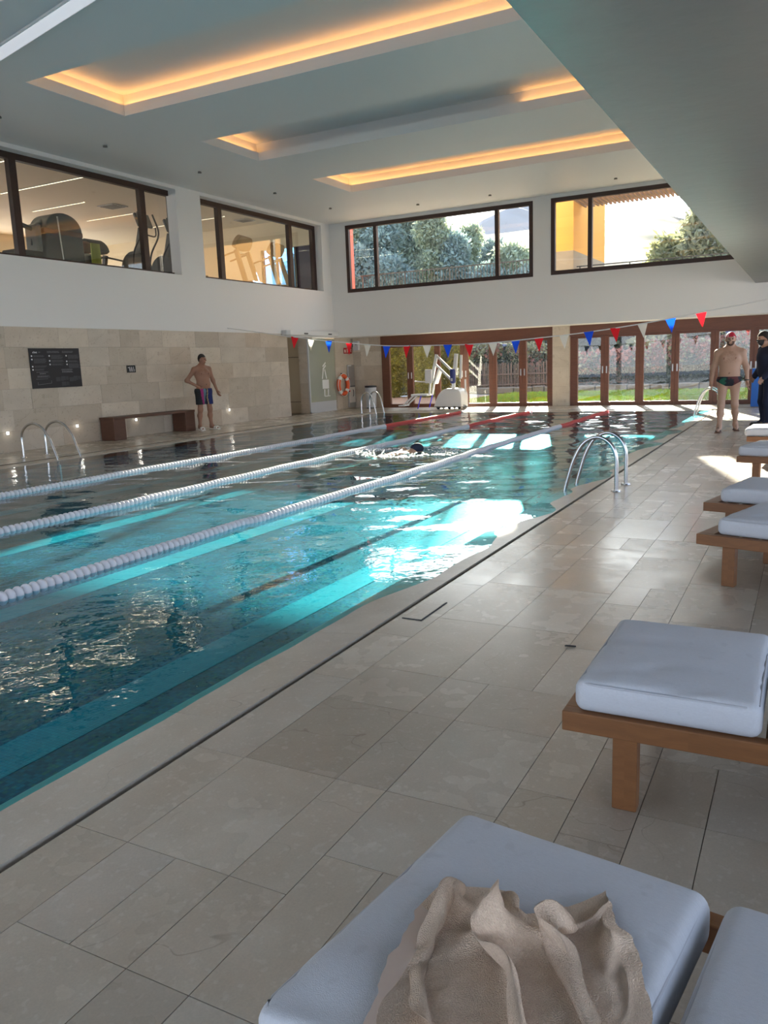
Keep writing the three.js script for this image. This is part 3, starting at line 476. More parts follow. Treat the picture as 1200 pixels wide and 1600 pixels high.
{ const o = sign('fire_sign', 1.8, 1.99, -23.02, -23.55, XL + 0.075, 0.01, (c, w, h) => {
  c.fillStyle = '#b01010'; c.fillRect(0, 0, w, h); c.fillStyle = '#f0dcd0'; c.fillRect(20, 30, 40, 50); c.fillRect(96, 14, 24, 72); c.beginPath(); c.arc(160, 50, 34, 0, 7); c.fill(); c.fillStyle = '#70100c'; c.beginPath(); c.arc(160, 50, 20, 0, 7); c.fill(); c.fillStyle = '#f0dcd0'; c.beginPath(); c.arc(160, 50, 8, 0, 7); c.fill(); c.fillRect(212, 24, 18, 50); c.fillRect(222, 16, 20, 12);
}, 256, 100, 'red fire equipment sign with white symbols above the lifebuoy', 'sign'); }
// wall step lights and bench
[-10.27, -11.95, -13.64, -15.32, -17.02].forEach((z, i) => {
  const o = thing('step_light', ['small square lit wall light under the rules board edge', 'small square lit wall light right of the ladder rails', 'small square lit wall light under the bench', 'small square lit wall light between bench and standing man', 'small square lit wall light right of the standing man'][i], 'wall light', [XL + 0.004, 0.372, z], 0, 'low wall lights');
  part('bezel', rbx(0.012, 0.075, 0.075, 0.003), M.brushed, o); part('lamp_face', rbx(0.006, 0.055, 0.055, 0.002, 0.006, 0, 0), M.stepLed, o);
  const l = new THREE.PointLight(RGB(1, 0.93, 0.82), 0.012); l.position.set(0.06, 0, 0); l.castShadow = true; l.name = 'step_light_lamp'; o.add(l);
});
{
  const o = thing('bench', 'long dark wooden bench with solid ends against the stone wall', 'bench', [XL + 0.03, 0, -13.85]);
  part('seat', rbx(0.42, 0.05, 2.62, 0.006, 0.21, 0.475, 0), M.walnut, o); for (const z of [1.13, -1.13]) part('end_panel', rbx(0.4, 0.45, 0.34, 0.006, 0.21, 0.225, z), M.walnut, o);
}
// ---------------------------------------------------------------- ladders
function ladder(x, z, dir, reach, top, label, waterY = -0.46) {
  const o = thing('pool_ladder', label, 'ladder', [x, 0, z], 0, 'stainless pool ladders');
  for (const s of [-0.25, 0.25]) {
    const P = (u, y) => [dir * u, y, s];
    const g = new THREE.TubeGeometry(new THREE.CatmullRomCurve3([P(0, 0.0), P(0, 0.2), P(0.01, top * 0.68), P(reach * 0.14, top * 0.9), P(reach * 0.36, top), P(reach * 0.6, top * 0.9), P(reach * 0.78, top * 0.62), P(reach * 0.9, 0.15), P(reach, -0.1), P(reach * 1.02, waterY)].map((p) => V(...p)), false, 'centripetal'), 60, 0.0215, 12);
    part('handrail', g, M.steel, o); part('flange', at(new THREE.CylinderGeometry(0.05, 0.055, 0.015, 20), 0, 0.0075, s), M.steel, o);
  }
  for (let k = 0; k < 2; k++) part('tread', rbx(0.08, 0.03, 0.5, 0.008, dir * reach * 1.02, -0.16 - k * 0.2, 0), M.brushed, o);
}
ladder(-1.75, -8.7, -1, 0.56, 0.57, 'steel pool ladder rails on the wet deck in front of the loungers');
ladder(-1.78, -19.7, -1, 0.56, 0.6, 'steel pool ladder rails behind the man in the red cap');
ladder(-12.42, -9.86, 1, 0.9, 0.61, 'steel pool ladder rails below the rules board');
ladder(-11.72, -21.0, 1, 0.5, 0.62, 'steel pool ladder rails at the far corner by the bin');
// ---------------------------------------------------------------- lane ropes
{
  const disc = new THREE.LatheGeometry([[0.01, -0.031], [0.026, -0.0285], [0.041, -0.019], [0.0485, -0.007], [0.0485, 0.007], [0.041, 0.019], [0.026, 0.0285], [0.01, 0.031]].map((p) => new THREE.Vector2(...p)), 16); disc.rotateX(Math.PI / 2);
  const lanes = [[-4.62, -2.4, 'lane rope of white floats nearest the loungers'], [-6.69, -3.6, 'middle lane rope of white floats'], [-8.73, -5, 'lane rope of white floats nearest the stone wall']];
  for (const [x, z0, label] of lanes) {
    const o = thing('lane_rope', label, 'lane rope', [x, 0, 0], 0, 'pool lane ropes');
    part('cable', rodGeo(V(0, WATER_Y, PZ0 + 0.02), V(0, WATER_Y, PZ1 - 0.05), 0.006), M.steel, o);
    for (let z = z0; z > PZ0 + 0.25; z -= 0.0635) { const red = z < -16.6, m = part(red ? 'red_float' : 'float', disc, red ? M.redFloat : M.float, o); m.position.set(0.025 * Math.sin(z * 0.7 + x), WATER_Y + 0.012 + 0.5 * wave(x, z), z); }
    part('anchor', rbx(0.05, 0.1, 0.06, 0.01, 0, WATER_Y, PZ0 + 0.04), M.steel, o);
  }
}
// ---------------------------------------------------------------- bunting
{
  const z = -17.2, o = thing('bunting', 'string of red, cream and blue pennants across the pool', 'bunting', [0, 0, z]);
  const c = new THREE.CatmullRomCurve3([[XL, 2.5], [-12.6, 2.33], [-11.66, 2.18], [-10.54, 2.02], [-8.98, 1.84], [-7.94, 1.8], [-6.6, 1.78], [-5.25, 1.84], [-4.17, 1.91], [-3.1, 2.02], [-2.0, 2.17], [-0.8, 2.34], [1, 2.62], [3.2, 3.03]].map(([x, y]) => V(x, y, 0)));
  part('cord', new THREE.TubeGeometry(c, 200, 0.013, 6), M.white, o);
  const pts = c.getSpacedPoints(2000), yAt = (x) => pts.reduce((b, p) => (Math.abs(p.x - x) < Math.abs(b.x - x) ? p : b)).y;
  const xs = [-11.55, -11.06, -10.55, -9.99, -9.49, -8.97, -8.43, -7.9, -7.38, -6.86, -6.3, -5.78, -5.25, -4.7, -4.17, -3.63, -3.09, -2.55, -1.98, -1.46], r = rng(4);
  const cloth = [[0.80, 0.01, 0.02], [0.80, 0.76, 0.68], [0.006, 0.09, 0.85]].map((k) => phy(k, { transmission: 0.35, thickness: 0, roughness: 1, side: THREE.DoubleSide }));
  xs.forEach((x, i) => {
    if (i === 19) return;
    const slope = (yAt(x + 0.1) - yAt(x - 0.1)) / 0.2, tw = (r() - 0.5) * 0.5, g = new THREE.BufferGeometry(), P = [], n = 8;
    for (let j = 0; j < n; j++) for (let k = 0; k < 2; k++) { /* rows narrowing to the tip */ const a = j / n, b = (j + 1) / n, wa = 0.105 * (1 - a), wb = 0.105 * (1 - b), bend = (t) => 0.02 * Math.sin(t * 2 + i); if (!k) P.push(-wa, -a * 0.3, bend(a), -wb, -b * 0.3, bend(b), wa, -a * 0.3, bend(a)); else P.push(wa, -a * 0.3, bend(a), -wb, -b * 0.3, bend(b), wb, -b * 0.3, bend(b)); }
    g.setAttribute('position', new THREE.Float32BufferAttribute(P, 3)); g.computeVertexNormals();
    const m = part('pennant', g, cloth[i % 3], o); m.position.set(x, yAt(x) + 0.008, 0); m.rotation.set(0, tw, Math.atan(slope) * 0.9);
  });
}
// ---------------------------------------------------------------- loungers
function cushionGeo(L, H, W, seed) {
  const nx = 44, ny = 8, nz = 32, g = new THREE.BoxGeometry(1, 1, 1, nx, ny, nz), p = g.attributes.position, r = 0.034, hx = L / 2, hy = H / 2, hz = W / 2, e = (t) => Math.sign(t) * (1 - Math.pow(1 - Math.abs(t), 2.2));
  for (let i = 0; i < p.count; i++) {
    let x = e(p.getX(i) * 2) * hx, y = p.getY(i) * 2 * hy, z = e(p.getZ(i) * 2) * hz;
    const cx = cl(x, -hx + r, hx - r), cy = cl(y, -hy + r, hy - r), cz = cl(z, -hz + r, hz - r), d = V(x - cx, y - cy, z - cz); if (d.lengthSq() > 1e-12) d.setLength(r);
    x = cx + d.x; y = cy + d.y; z = cz + d.z;
    const u = x / hx, v = z / hz, top = sm(y, 0, hy), n = fbm(N1, x * 0.5 + seed * 0.37 + 2, z * 0.5 + 2, 6, 4), w = 1 - 2 * Math.abs(fbm(N2, x * 0.4 + seed * 0.11 + 1, z * 0.9 + 1, 4, 3));
    y += top * (0.012 * (1 - u ** 4) * (1 - v ** 4) + 0.005 * n - 0.006 * sm(w, 0.72, 1)); z += 0.004 * n * Math.abs(v) ** 4 * Math.sign(v); x += 0.004 * n * Math.abs(u) ** 4 * Math.sign(u);
    p.setXYZ(i, x, y, z);
  }
  g.computeVertexNormals(); const uv = g.attributes.uv; for (let i = 0; i < p.count; i++) uv.setXY(i, p.getX(i) + 0.35 * p.getY(i) + seed * 0.31, p.getZ(i) + p.getY(i) + seed * 0.17);
  return g;
}
function pipingGeo(L, W, y, r = 0.0045) {
  const a = L / 2 - 0.012, b = W / 2 - 0.012, k = 0.03, pts = []; const arc = (cx, cz, s) => { for (let i = 0; i <= 5; i++) { const t = s + (i / 5) * Math.PI / 2; pts.push(V(cx + Math.cos(t) * k, y, cz + Math.sin(t) * k)); } };
  arc(a - k, b - k, 0); arc(-a + k, b - k, Math.PI / 2); arc(-a + k, -b + k, Math.PI); arc(a - k, -b + k, -Math.PI / 2);
  return new THREE.TubeGeometry(new THREE.CatmullRomCurve3(pts, true, 'catmullrom', 0.1), 160, r, 6);
}
const LW = 0.78, LL = 2.0, FT = 0.31;
const cushFoot = [1, 2].map((s) => cushionGeo(0.535, 0.105, 0.675, s)), cushBack = [1, 2].map((s) => cushionGeo(1.3, 0.105, 0.675, s + 4)), pipeFoot = merge(pipingGeo(0.535, 0.675, 0.04), pipingGeo(0.535, 0.675, -0.036)), pipeBack = merge(pipingGeo(1.3, 0.675, 0.04), pipingGeo(1.3, 0.675, -0.036));
const railLong = rbx(LL, 0.065, 0.045, 0.004), railShort = rbx(0.09, 0.065, LW - 0.09, 0.004), slatG = rbx(0.07, 0.018, LW - 0.09, 0.003), legG = rbx(0.075, FT - 0.065 + 0.02, 0.055, 0.005);
function lounger(x, z, deg, margin, label, front = 0.035, v = 0) {
  const o = thing('sun_lounger', label, 'sun lounger', [x, 0, z], (-deg * Math.PI) / 180, 'teak loungers along the deck');
  const put = (n, g, m, a, b, c) => { const q = part(n, g, m, o); q.position.set(a, b, c); return q; };
  put('side_rail', railLong, M.teak, LL / 2, FT - 0.0325, -0.0225); put('side_rail', railLong, M.teak, LL / 2, FT - 0.0325, -LW + 0.0225); put('end_rail', railShort, M.teak, 0.045, FT - 0.0325, -LW / 2); put('end_rail', railShort, M.teak, LL - 0.045, FT - 0.0325, -LW / 2);
  for (let k = 0; k < 16; k++) put('slat', slatG, M.teak, 0.16 + k * 0.113, FT - 0.02, -LW / 2);
  for (const lx of [0.19, LL - 0.19]) for (const lz of [-0.05, -LW + 0.05]) put('leg', legG, M.teak, lx, (FT - 0.045) / 2, lz);
  const cz = -front - 0.675 / 2, cf = put('foot_cushion', cushFoot[v], M.fabric, margin + 0.2675, FT + 0.0525, cz), cb = put('back_cushion', cushBack[v], M.fabric, margin + 0.56 + 0.65, FT + 0.0525, cz);
  part('piping', pipeFoot, M.piping, cf); part('piping', pipeBack, M.piping, cb);
  return o;
}
lounger(-0.64, -2.33, 0, 0.035, 'teak lounger with pale blue cushion, front left leg visible beside the towel lounger', 0.005, 0);
lounger(-0.757, -0.84, 8, 0.02, 'lounger in the foreground whose cushion carries the crumpled towel', 0.02, 1);
lounger(-0.575, -5.12, 17, 0.11, 'third teak lounger from the viewer with bare margin at its foot end', 0.03, 0);
lounger(-0.66, -6.25, 13, 0.1, 'fourth teak lounger from the viewer, tucked just behind another', 0.05, 1);
lounger(-0.655, -9.15, 14, 0.0, 'teak lounger with the sun patch on the deck at its foot', 0.03, 0);
lounger(-0.70, -11.3, 4, -0.03, 'farthest teak lounger with brightly sunlit white cushion', 0.03, 1);
{ const o = thing('hair_clip', 'small black hair clip lying on the marble slabs', 'hair clip', [-0.98, 0.004, -3.72], 0.15); part('bar', rbx(0.055, 0.006, 0.006, 0.002, 0, 0.001, 0), M.black, o); part('spring', rbx(0.05, 0.004, 0.004, 0.001, 0.002, 0.005, 0.003), M.black, o); }
// ---------------------------------------------------------------- crumpled towel
{
  const o = thing('towel', 'crumpled beige terry towel lying on the nearest lounger cushion', 'towel', [-0.36, 0.428, -1.03], 0.34);
  // a sheet gathered into long folds over its own bulk, then left to settle
  const NU = 96, NV = 60, n = NU * NV, P = new Float32Array(n * 3), r = rng(19), du = 0.9 / (NU - 1), dv = 0.66 / (NV - 1);
  for (let j = 0; j < NV; j++) for (let i = 0; i < NU; i++) {
    const k = (j * NU + i) * 3, a = i / (NU - 1) - 0.5, b = j / (NV - 1), ph = 2 * Math.PI * (3.3 * a + 0.34 * Math.sin(b * 3.1 + 0.6) + 0.24 * fbm(N2, a * 0.6 + 1, b * 0.5 + 1, 4, 2)) + 0.9;
    const prof = Math.pow(sm(b, 0, 0.22), 0.55) * (1 - 0.42 * sm(b, 0.2, 0.85)) * Math.sqrt(cl((1 - b) / 0.22)), side = Math.sqrt(Math.max(0, 1 - Math.pow(Math.abs(2 * a), 2.2) * 0.985)), R = Math.sin(ph) + 0.28 * Math.sin(2.3 * ph + 1.3 + b * 4);
    P[k] = a * (0.33 + 0.06 * sm(b, 0.1, 0.7)) + 0.017 * Math.cos(ph) * side - 0.02 * sm(b, 0.2, 1) * (a < -0.2 ? 1 : 0); P[k + 1] = 0.014 + 0.136 * prof * side * (1 + 0.38 * R * sm(b, 0.0, 0.3)) + 0.02 * prof * fbm(N1, a * 2 + 1, b + 1, 8, 4); P[k + 2] = -0.2 + 0.4 * (b - 0.1 * sm(b, 0, 0.16)) + 0.035 * Math.sin(a * 8 + 0.5) + 0.018 * Math.sin(a * 21);
  }
  const Q = P.slice(), ca = [], cb = [], cw = []; const con = (i, j, a, b, w) => { if (a < NU && b < NV && a >= 0) { ca.push((j * NU + i) * 3); cb.push((b * NU + a) * 3); cw.push(w); } };
  for (let j = 0; j < NV; j++) for (let i = 0; i < NU; i++) { con(i, j, i + 1, j, 0.5); con(i, j, i, j + 1, 0.5); con(i, j, i + 1, j + 1, 0.3); con(i, j, i - 1, j + 1, 0.3); con(i, j, i + 4, j, 0.2); con(i, j, i, j + 4, 0.2); }
  const A = Int32Array.from(ca), B = Int32Array.from(cb), Wt = Float32Array.from(cw), L = new Float32Array(A.length); for (let c = 0; c < L.length; c++) L[c] = Math.hypot(P[B[c]] - P[A[c]], P[B[c] + 1] - P[A[c] + 1], P[B[c] + 2] - P[A[c] + 2]) * 1.02;
  for (let step = 0; step < 46; step++) {
    for (let k = 0; k < n * 3; k += 3) for (let c = 0; c < 3; c++) { const v = (P[k + c] - Q[k + c]) * 0.94; Q[k + c] = P[k + c]; P[k + c] += v - (c === 1 ? 0.0003 : 0); }
    for (let it = 0; it < 6; it++) {
      for (let c = 0; c < L.length; c++) { const a = A[c], b = B[c], x = P[b] - P[a], y = P[b + 1] - P[a + 1], z = P[b + 2] - P[a + 2], d = Math.sqrt(x * x + y * y + z * z) + 1e-9, f = ((d - L[c]) / d) * Wt[c] * 0.9; P[a] += x * f; P[a + 1] += y * f; P[a + 2] += z * f; P[b] -= x * f; P[b + 1] -= y * f; P[b + 2] -= z * f; }
      for (let k = 0; k < n * 3; k += 3) if (P[k + 1] < 0.008) { P[k + 1] = 0.008; Q[k] = P[k]; Q[k + 2] = P[k + 2]; }
    }
  }
  for (let pass = 0; pass < 4; pass++) { const O = P.slice(); for (let j = 1; j < NV - 1; j++) for (let i = 1; i < NU - 1; i++) { const k = (j * NU + i) * 3; for (let c = 0; c < 3; c++) P[k + c] = O[k + c] * 0.4 + 0.15 * (O[k - 3 + c] + O[k + 3 + c] + O[k - NU * 3 + c] + O[k + NU * 3 + c]); } }
  const uv = [], idx = [], hemI = []; for (let j = 0; j < NV; j++) for (let i = 0; i < NU; i++) uv.push(i * du * 4.2, j * dv * 4.2);
  for (let j = 0; j < NV - 1; j++) for (let i = 0; i < NU - 1; i++) { const a = j * NU + i, b = a + 1, c = a + NU, d = c + 1; (i < 3 || j > NV - 5 ? hemI : idx).push(a, c, b, b, c, d); }
  const mk = (ind) => { const g = new THREE.BufferGeometry(); g.setAttribute('position', new THREE.Float32BufferAttribute(Array.from(P), 3)); g.setAttribute('uv', new THREE.Float32BufferAttribute(uv, 2)); g.setIndex([...idx, ...hemI]); g.computeVertexNormals(); g.setIndex(ind); return g; };
  part('cloth', mk(idx), M.terry, o); part('hem', mk(hemI), M.hem, o, 'smooth woven hem');
}
// ---------------------------------------------------------------- pool lift and mat
{
  const o = thing('pool_lift', 'white pool lift with hanging seat, blue housing and wheeled base', 'pool lift', [-9.62, 0, -22.62]);
  const s = new THREE.Shape(); s.moveTo(-0.46, 0.1); s.lineTo(-0.42, 0.2); s.quadraticCurveTo(-0.3, 0.56, -0.06, 0.6); s.lineTo(0.22, 0.6); s.quadraticCurveTo(0.4, 0.56, 0.4, 0.36); s.lineTo(0.4, 0.1); s.closePath();
  const b = new THREE.ExtrudeGeometry(s, { depth: 0.5, bevelEnabled: true, bevelSize: 0.02, bevelThickness: 0.02, bevelSegments: 2 }); b.translate(0, 0, -0.25); part('base_housing', b, M.white, o);
  part('chassis', bx(-0.42, 0.38, 0.06, 0.12, -0.24, 0.24), M.machineGrey, o);
  for (const x of [-0.36, 0.0, 0.32]) for (const z of [-0.2, 0.2]) part('wheel', at(new THREE.CylinderGeometry(0.05, 0.05, 0.03, 16).rotateX(Math.PI / 2), x, 0.05, z), M.rubber, o);
  part('mast', barGeo(V(0.08, 0.45, 0.05), V(0.12, 1.2, 0.05), 0.09, 0.09), M.white, o);
  part('mast_head', barGeo(V(0.14, 1.1, 0.05), V(0.2, 1.64, 0.05), 0.1, 0.1), M.white, o); part('rear_post', barGeo(V(0.3, 0.9, 0.0), V(0.34, 1.6, 0.0), 0.06, 0.06), M.white, o); part('push_handle', barGeo(V(0.45, 0.5, 0.0), V(0.45, 0.88, 0.0), 0.04, 0.04), M.white, o); part('rear_frame', tube([[0.38, 0.12, 0.1], [0.5, 0.1, 0.1], [0.54, 0.06, 0.1], [0.4, 0.04, 0.1]], 0.02, 20, 6), M.brushed, o);
  part('motor_housing', rbx(0.15, 0.44, 0.17, 0.06, 0.1, 0.98, 0.12, 4), M.liftBlue, o); part('battery_mark', rbx(0.06, 0.09, 0.01, 0.004, 0.1, 0.88, 0.21), M.lightGrey, o);
  part('upper_arm', barGeo(V(0.06, 1.13, 0.05), V(-0.46, 1.62, 0.05), 0.06, 0.06), M.white, o); part('lower_arm', barGeo(V(0.04, 0.86, 0.05), V(-0.5, 1.36, 0.05), 0.06, 0.06), M.white, o);
  part('hanger', barGeo(V(-0.44, 1.64, 0.05), V(-0.62, 0.86, 0.05), 0.08, 0.08), M.white, o); part('seat_post', merge(barGeo(V(-0.64, 0.88, 0.1), V(-0.7, 0.44, 0.1), 0.05, 0.05), barGeo(V(-0.56, 0.84, 0.0), V(-0.64, 0.44, 0.0), 0.05, 0.05)), M.white, o);
  part('seat_back', rbx(0.24, 0.42, 0.06, 0.03, -0.7, 1.0, 0.12, 3), M.white, o); part('side_back', (() => { const g = rbx(0.06, 0.46, 0.3, 0.02, 0, 0, 0); g.rotateZ(-0.35); return at(g, -0.44, 0.98, 0.0); })(), M.white, o);
  part('armrest', barGeo(V(-0.68, 0.82, 0.1), V(-1.18, 0.86, 0.1), 0.05, 0.035), M.white, o); part('seat', rbx(0.55, 0.06, 0.42, 0.02, -0.98, 0.44, 0.05), M.white, o);
  part('foot_rest', merge(barGeo(V(-1.2, 0.42, 0.2), V(-1.56, 0.12, 0.2), 0.06, 0.04), barGeo(V(-1.2, 0.42, -0.1), V(-1.56, 0.12, -0.1), 0.06, 0.04), rbx(0.2, 0.03, 0.4, 0.01, -1.6, 0.12, 0.05)), M.white, o);
  for (const [x, z] of [[-0.9, 0.27], [-0.72, -0.18]]) part('strap', barGeo(V(x, 0.42, z), V(x - 0.12, 0.03, z), 0.05, 0.012), M.strapBlue, o);
}
{ const o = thing('exercise_mat', 'blue foam exercise mat standing against the garden door', 'mat', [-1.02, 0, -22.35], -0.1); part('panel', (() => { const g = rbx(0.62, 0.96, 0.05, 0.012, 0, 0.48, 0); g.rotateX(-0.06); return g; })(), M.mat, o); part('edge_strip', (() => { const g = rbx(0.62, 0.012, 0.052, 0.004, 0, 0.962, 0); g.rotateX(-0.06); return g; })(), M.lightGrey, o); }

// ---------------------------------------------------------------- people: one smooth surface each
const cap = (a, b, ra, rb) => { const A = V(...a), d = V(...b).sub(A), L2 = d.lengthSq(); return (p) => { const t = cl(((p.x - A.x) * d.x + (p.y - A.y) * d.y + (p.z - A.z) * d.z) / L2), x = p.x - A.x - d.x * t, y = p.y - A.y - d.y * t, z = p.z - A.z - d.z * t; return Math.sqrt(x * x + y * y + z * z) - (ra + (rb - ra) * t); }; };
const ell = (c, r) => { const m = Math.min(...r); return (p) => (Math.sqrt(((p.x - c[0]) / r[0]) ** 2 + ((p.y - c[1]) / r[1]) ** 2 + ((p.z - c[2]) / r[2]) ** 2) - 1) * m; };
const smin = (a, b, k) => { const h = Math.max(k - Math.abs(a - b), 0) / k; return Math.min(a, b) - h * h * k * 0.25; };
const blend = (l, k = 0.04) => (p) => { let d = 9; for (const f of l) d = smin(d, f(p), k); return d; };
function nets(f, lo, hi, c, color) {
  const n = [0, 1, 2].map((k) => Math.ceil((hi[k] - lo[k]) / c) + 1), [nx, ny, nz] = n, S = new Float32Array(nx * ny * nz), p = V(0, 0, 0), id = (i, j, k) => (k * ny + j) * nx + i;
  for (let k = 0; k < nz; k++) for (let j = 0; j < ny; j++) for (let i = 0; i < nx; i++) { p.set(lo[0] + i * c, lo[1] + j * c, lo[2] + k * c); S[id(i, j, k)] = f(p); }
  const vid = new Int32Array(nx * ny * nz).fill(-1), pos = [], nor = [], col = [], idx = [], e = 0.002;
  for (let k = 0; k < nz - 1; k++) for (let j = 0; j < ny - 1; j++) for (let i = 0; i < nx - 1; i++) {
    let m = 0; for (let q = 0; q < 8; q++) if (S[id(i + (q & 1), j + ((q >> 1) & 1), k + (q >> 2))] < 0) m |= 1 << q; if (!m || m === 255) continue;
    let x = 0, y = 0, z = 0, w = 0;
    for (let q = 0; q < 8; q++) for (let b = 0; b < 3; b++) { if (q & (1 << b)) continue; const r = q | (1 << b); if (((m >> q) & 1) === ((m >> r) & 1)) continue; const A = S[id(i + (q & 1), j + ((q >> 1) & 1), k + (q >> 2))], B = S[id(i + (r & 1), j + ((r >> 1) & 1), k + (r >> 2))], t = A / (A - B); x += (q & 1) + (b === 0 ? t : 0); y += ((q >> 1) & 1) + (b === 1 ? t : 0); z += (q >> 2) + (b === 2 ? t : 0); w++; }
    vid[id(i, j, k)] = pos.length / 3; p.set(lo[0] + (i + x / w) * c, lo[1] + (j + y / w) * c, lo[2] + (k + z / w) * c); pos.push(p.x, p.y, p.z);
    const g = V(0, 0, 0), q = p.clone(); for (const a of ['x', 'y', 'z']) { q.copy(p)[a] += e; const u = f(q); q.copy(p)[a] -= e; g[a] = u - f(q); } g.normalize(); nor.push(g.x, g.y, g.z); if (color) col.push(...color(p));
  }
  for (let k = 1; k < nz - 1; k++) for (let j = 1; j < ny - 1; j++) for (let i = 1; i < nx - 1; i++) {
    const s = S[id(i, j, k)] < 0, quad = (a, b, c2, d) => { if (a < 0 || b < 0 || c2 < 0 || d < 0) return; if (s) idx.push(a, b, c2, a, c2, d); else idx.push(a, c2, b, a, d, c2); };
    if (s !== S[id(i + 1, j, k)] < 0) quad(vid[id(i, j - 1, k - 1)], vid[id(i, j, k - 1)], vid[id(i, j, k)], vid[id(i, j - 1, k)]);
    if (s !== S[id(i, j + 1, k)] < 0) quad(vid[id(i - 1, j, k - 1)], vid[id(i - 1, j, k)], vid[id(i, j, k)], vid[id(i, j, k - 1)]);
    if (s !== S[id(i, j, k + 1)] < 0) quad(vid[id(i - 1, j - 1, k)], vid[id(i, j - 1, k)], vid[id(i, j, k)], vid[id(i - 1, j, k)]);
  }
  const G = new THREE.BufferGeometry(); G.setAttribute('position', new THREE.Float32BufferAttribute(pos, 3)); G.setAttribute('normal', new THREE.Float32BufferAttribute(nor, 3)); if (color) G.setAttribute('color', new THREE.Float32BufferAttribute(col, 3)); G.setIndex(idx); return G;
}
// hand: palm, four unequal bent fingers and a thumb; d = forearm direction, across = towards the thumb
function hand(w, d, across, curl = 0.5) {
  const D = V(...d).normalize(), A = V(...across); A.addScaledVector(D, -A.dot(D)).normalize(); const Nn = D.clone().cross(A), W = V(...w), at2 = (a, b, c) => W.clone().addScaledVector(D, a).addScaledVector(A, b).addScaledVector(Nn, c).toArray(), l = [];
  l.push(cap(at2(-0.03, 0, 0), at2(0.03, 0, 0), 0.026, 0.024)); for (const b of [-0.028, -0.009, 0.01, 0.028]) l.push(cap(at2(0.02, b * 0.8, 0), at2(0.085, b, 0), 0.014, 0.0125));
  const pal = blend(l, 0.02), fin = [];
  [[-0.03, 0.055], [-0.01, 0.07], [0.01, 0.076], [0.03, 0.068]].forEach(([b, L]) => { const p1 = [0.085, b, 0], p2 = [0.085 + L * 0.5, b * 1.05, -L * 0.5 * curl], p3 = [0.085 + L * 0.5 + L * 0.5 * (1 - curl * 0.7), b * 1.05, -L * 0.5 * curl - L * 0.5 * curl * 1.2]; fin.push(cap(at2(...p1), at2(...p2), 0.0095, 0.0088), cap(at2(...p2), at2(...p3), 0.0088, 0.0075)); });
  fin.push(cap(at2(0.015, 0.028, -0.005), at2(0.055, 0.052, -0.018), 0.0125, 0.0105), cap(at2(0.055, 0.052, -0.018), at2(0.09, 0.05, -0.028), 0.0105, 0.0085));
  const f = (p) => smin(pal(p), Math.min(...fin.map((q) => q(p))), 0.008), c = at2(0.06, 0, -0.02); return nets(f, c.map((k) => k - 0.13), c.map((k) => k + 0.13), 0.0042, () => [1, 0.92, 0.88]);
}
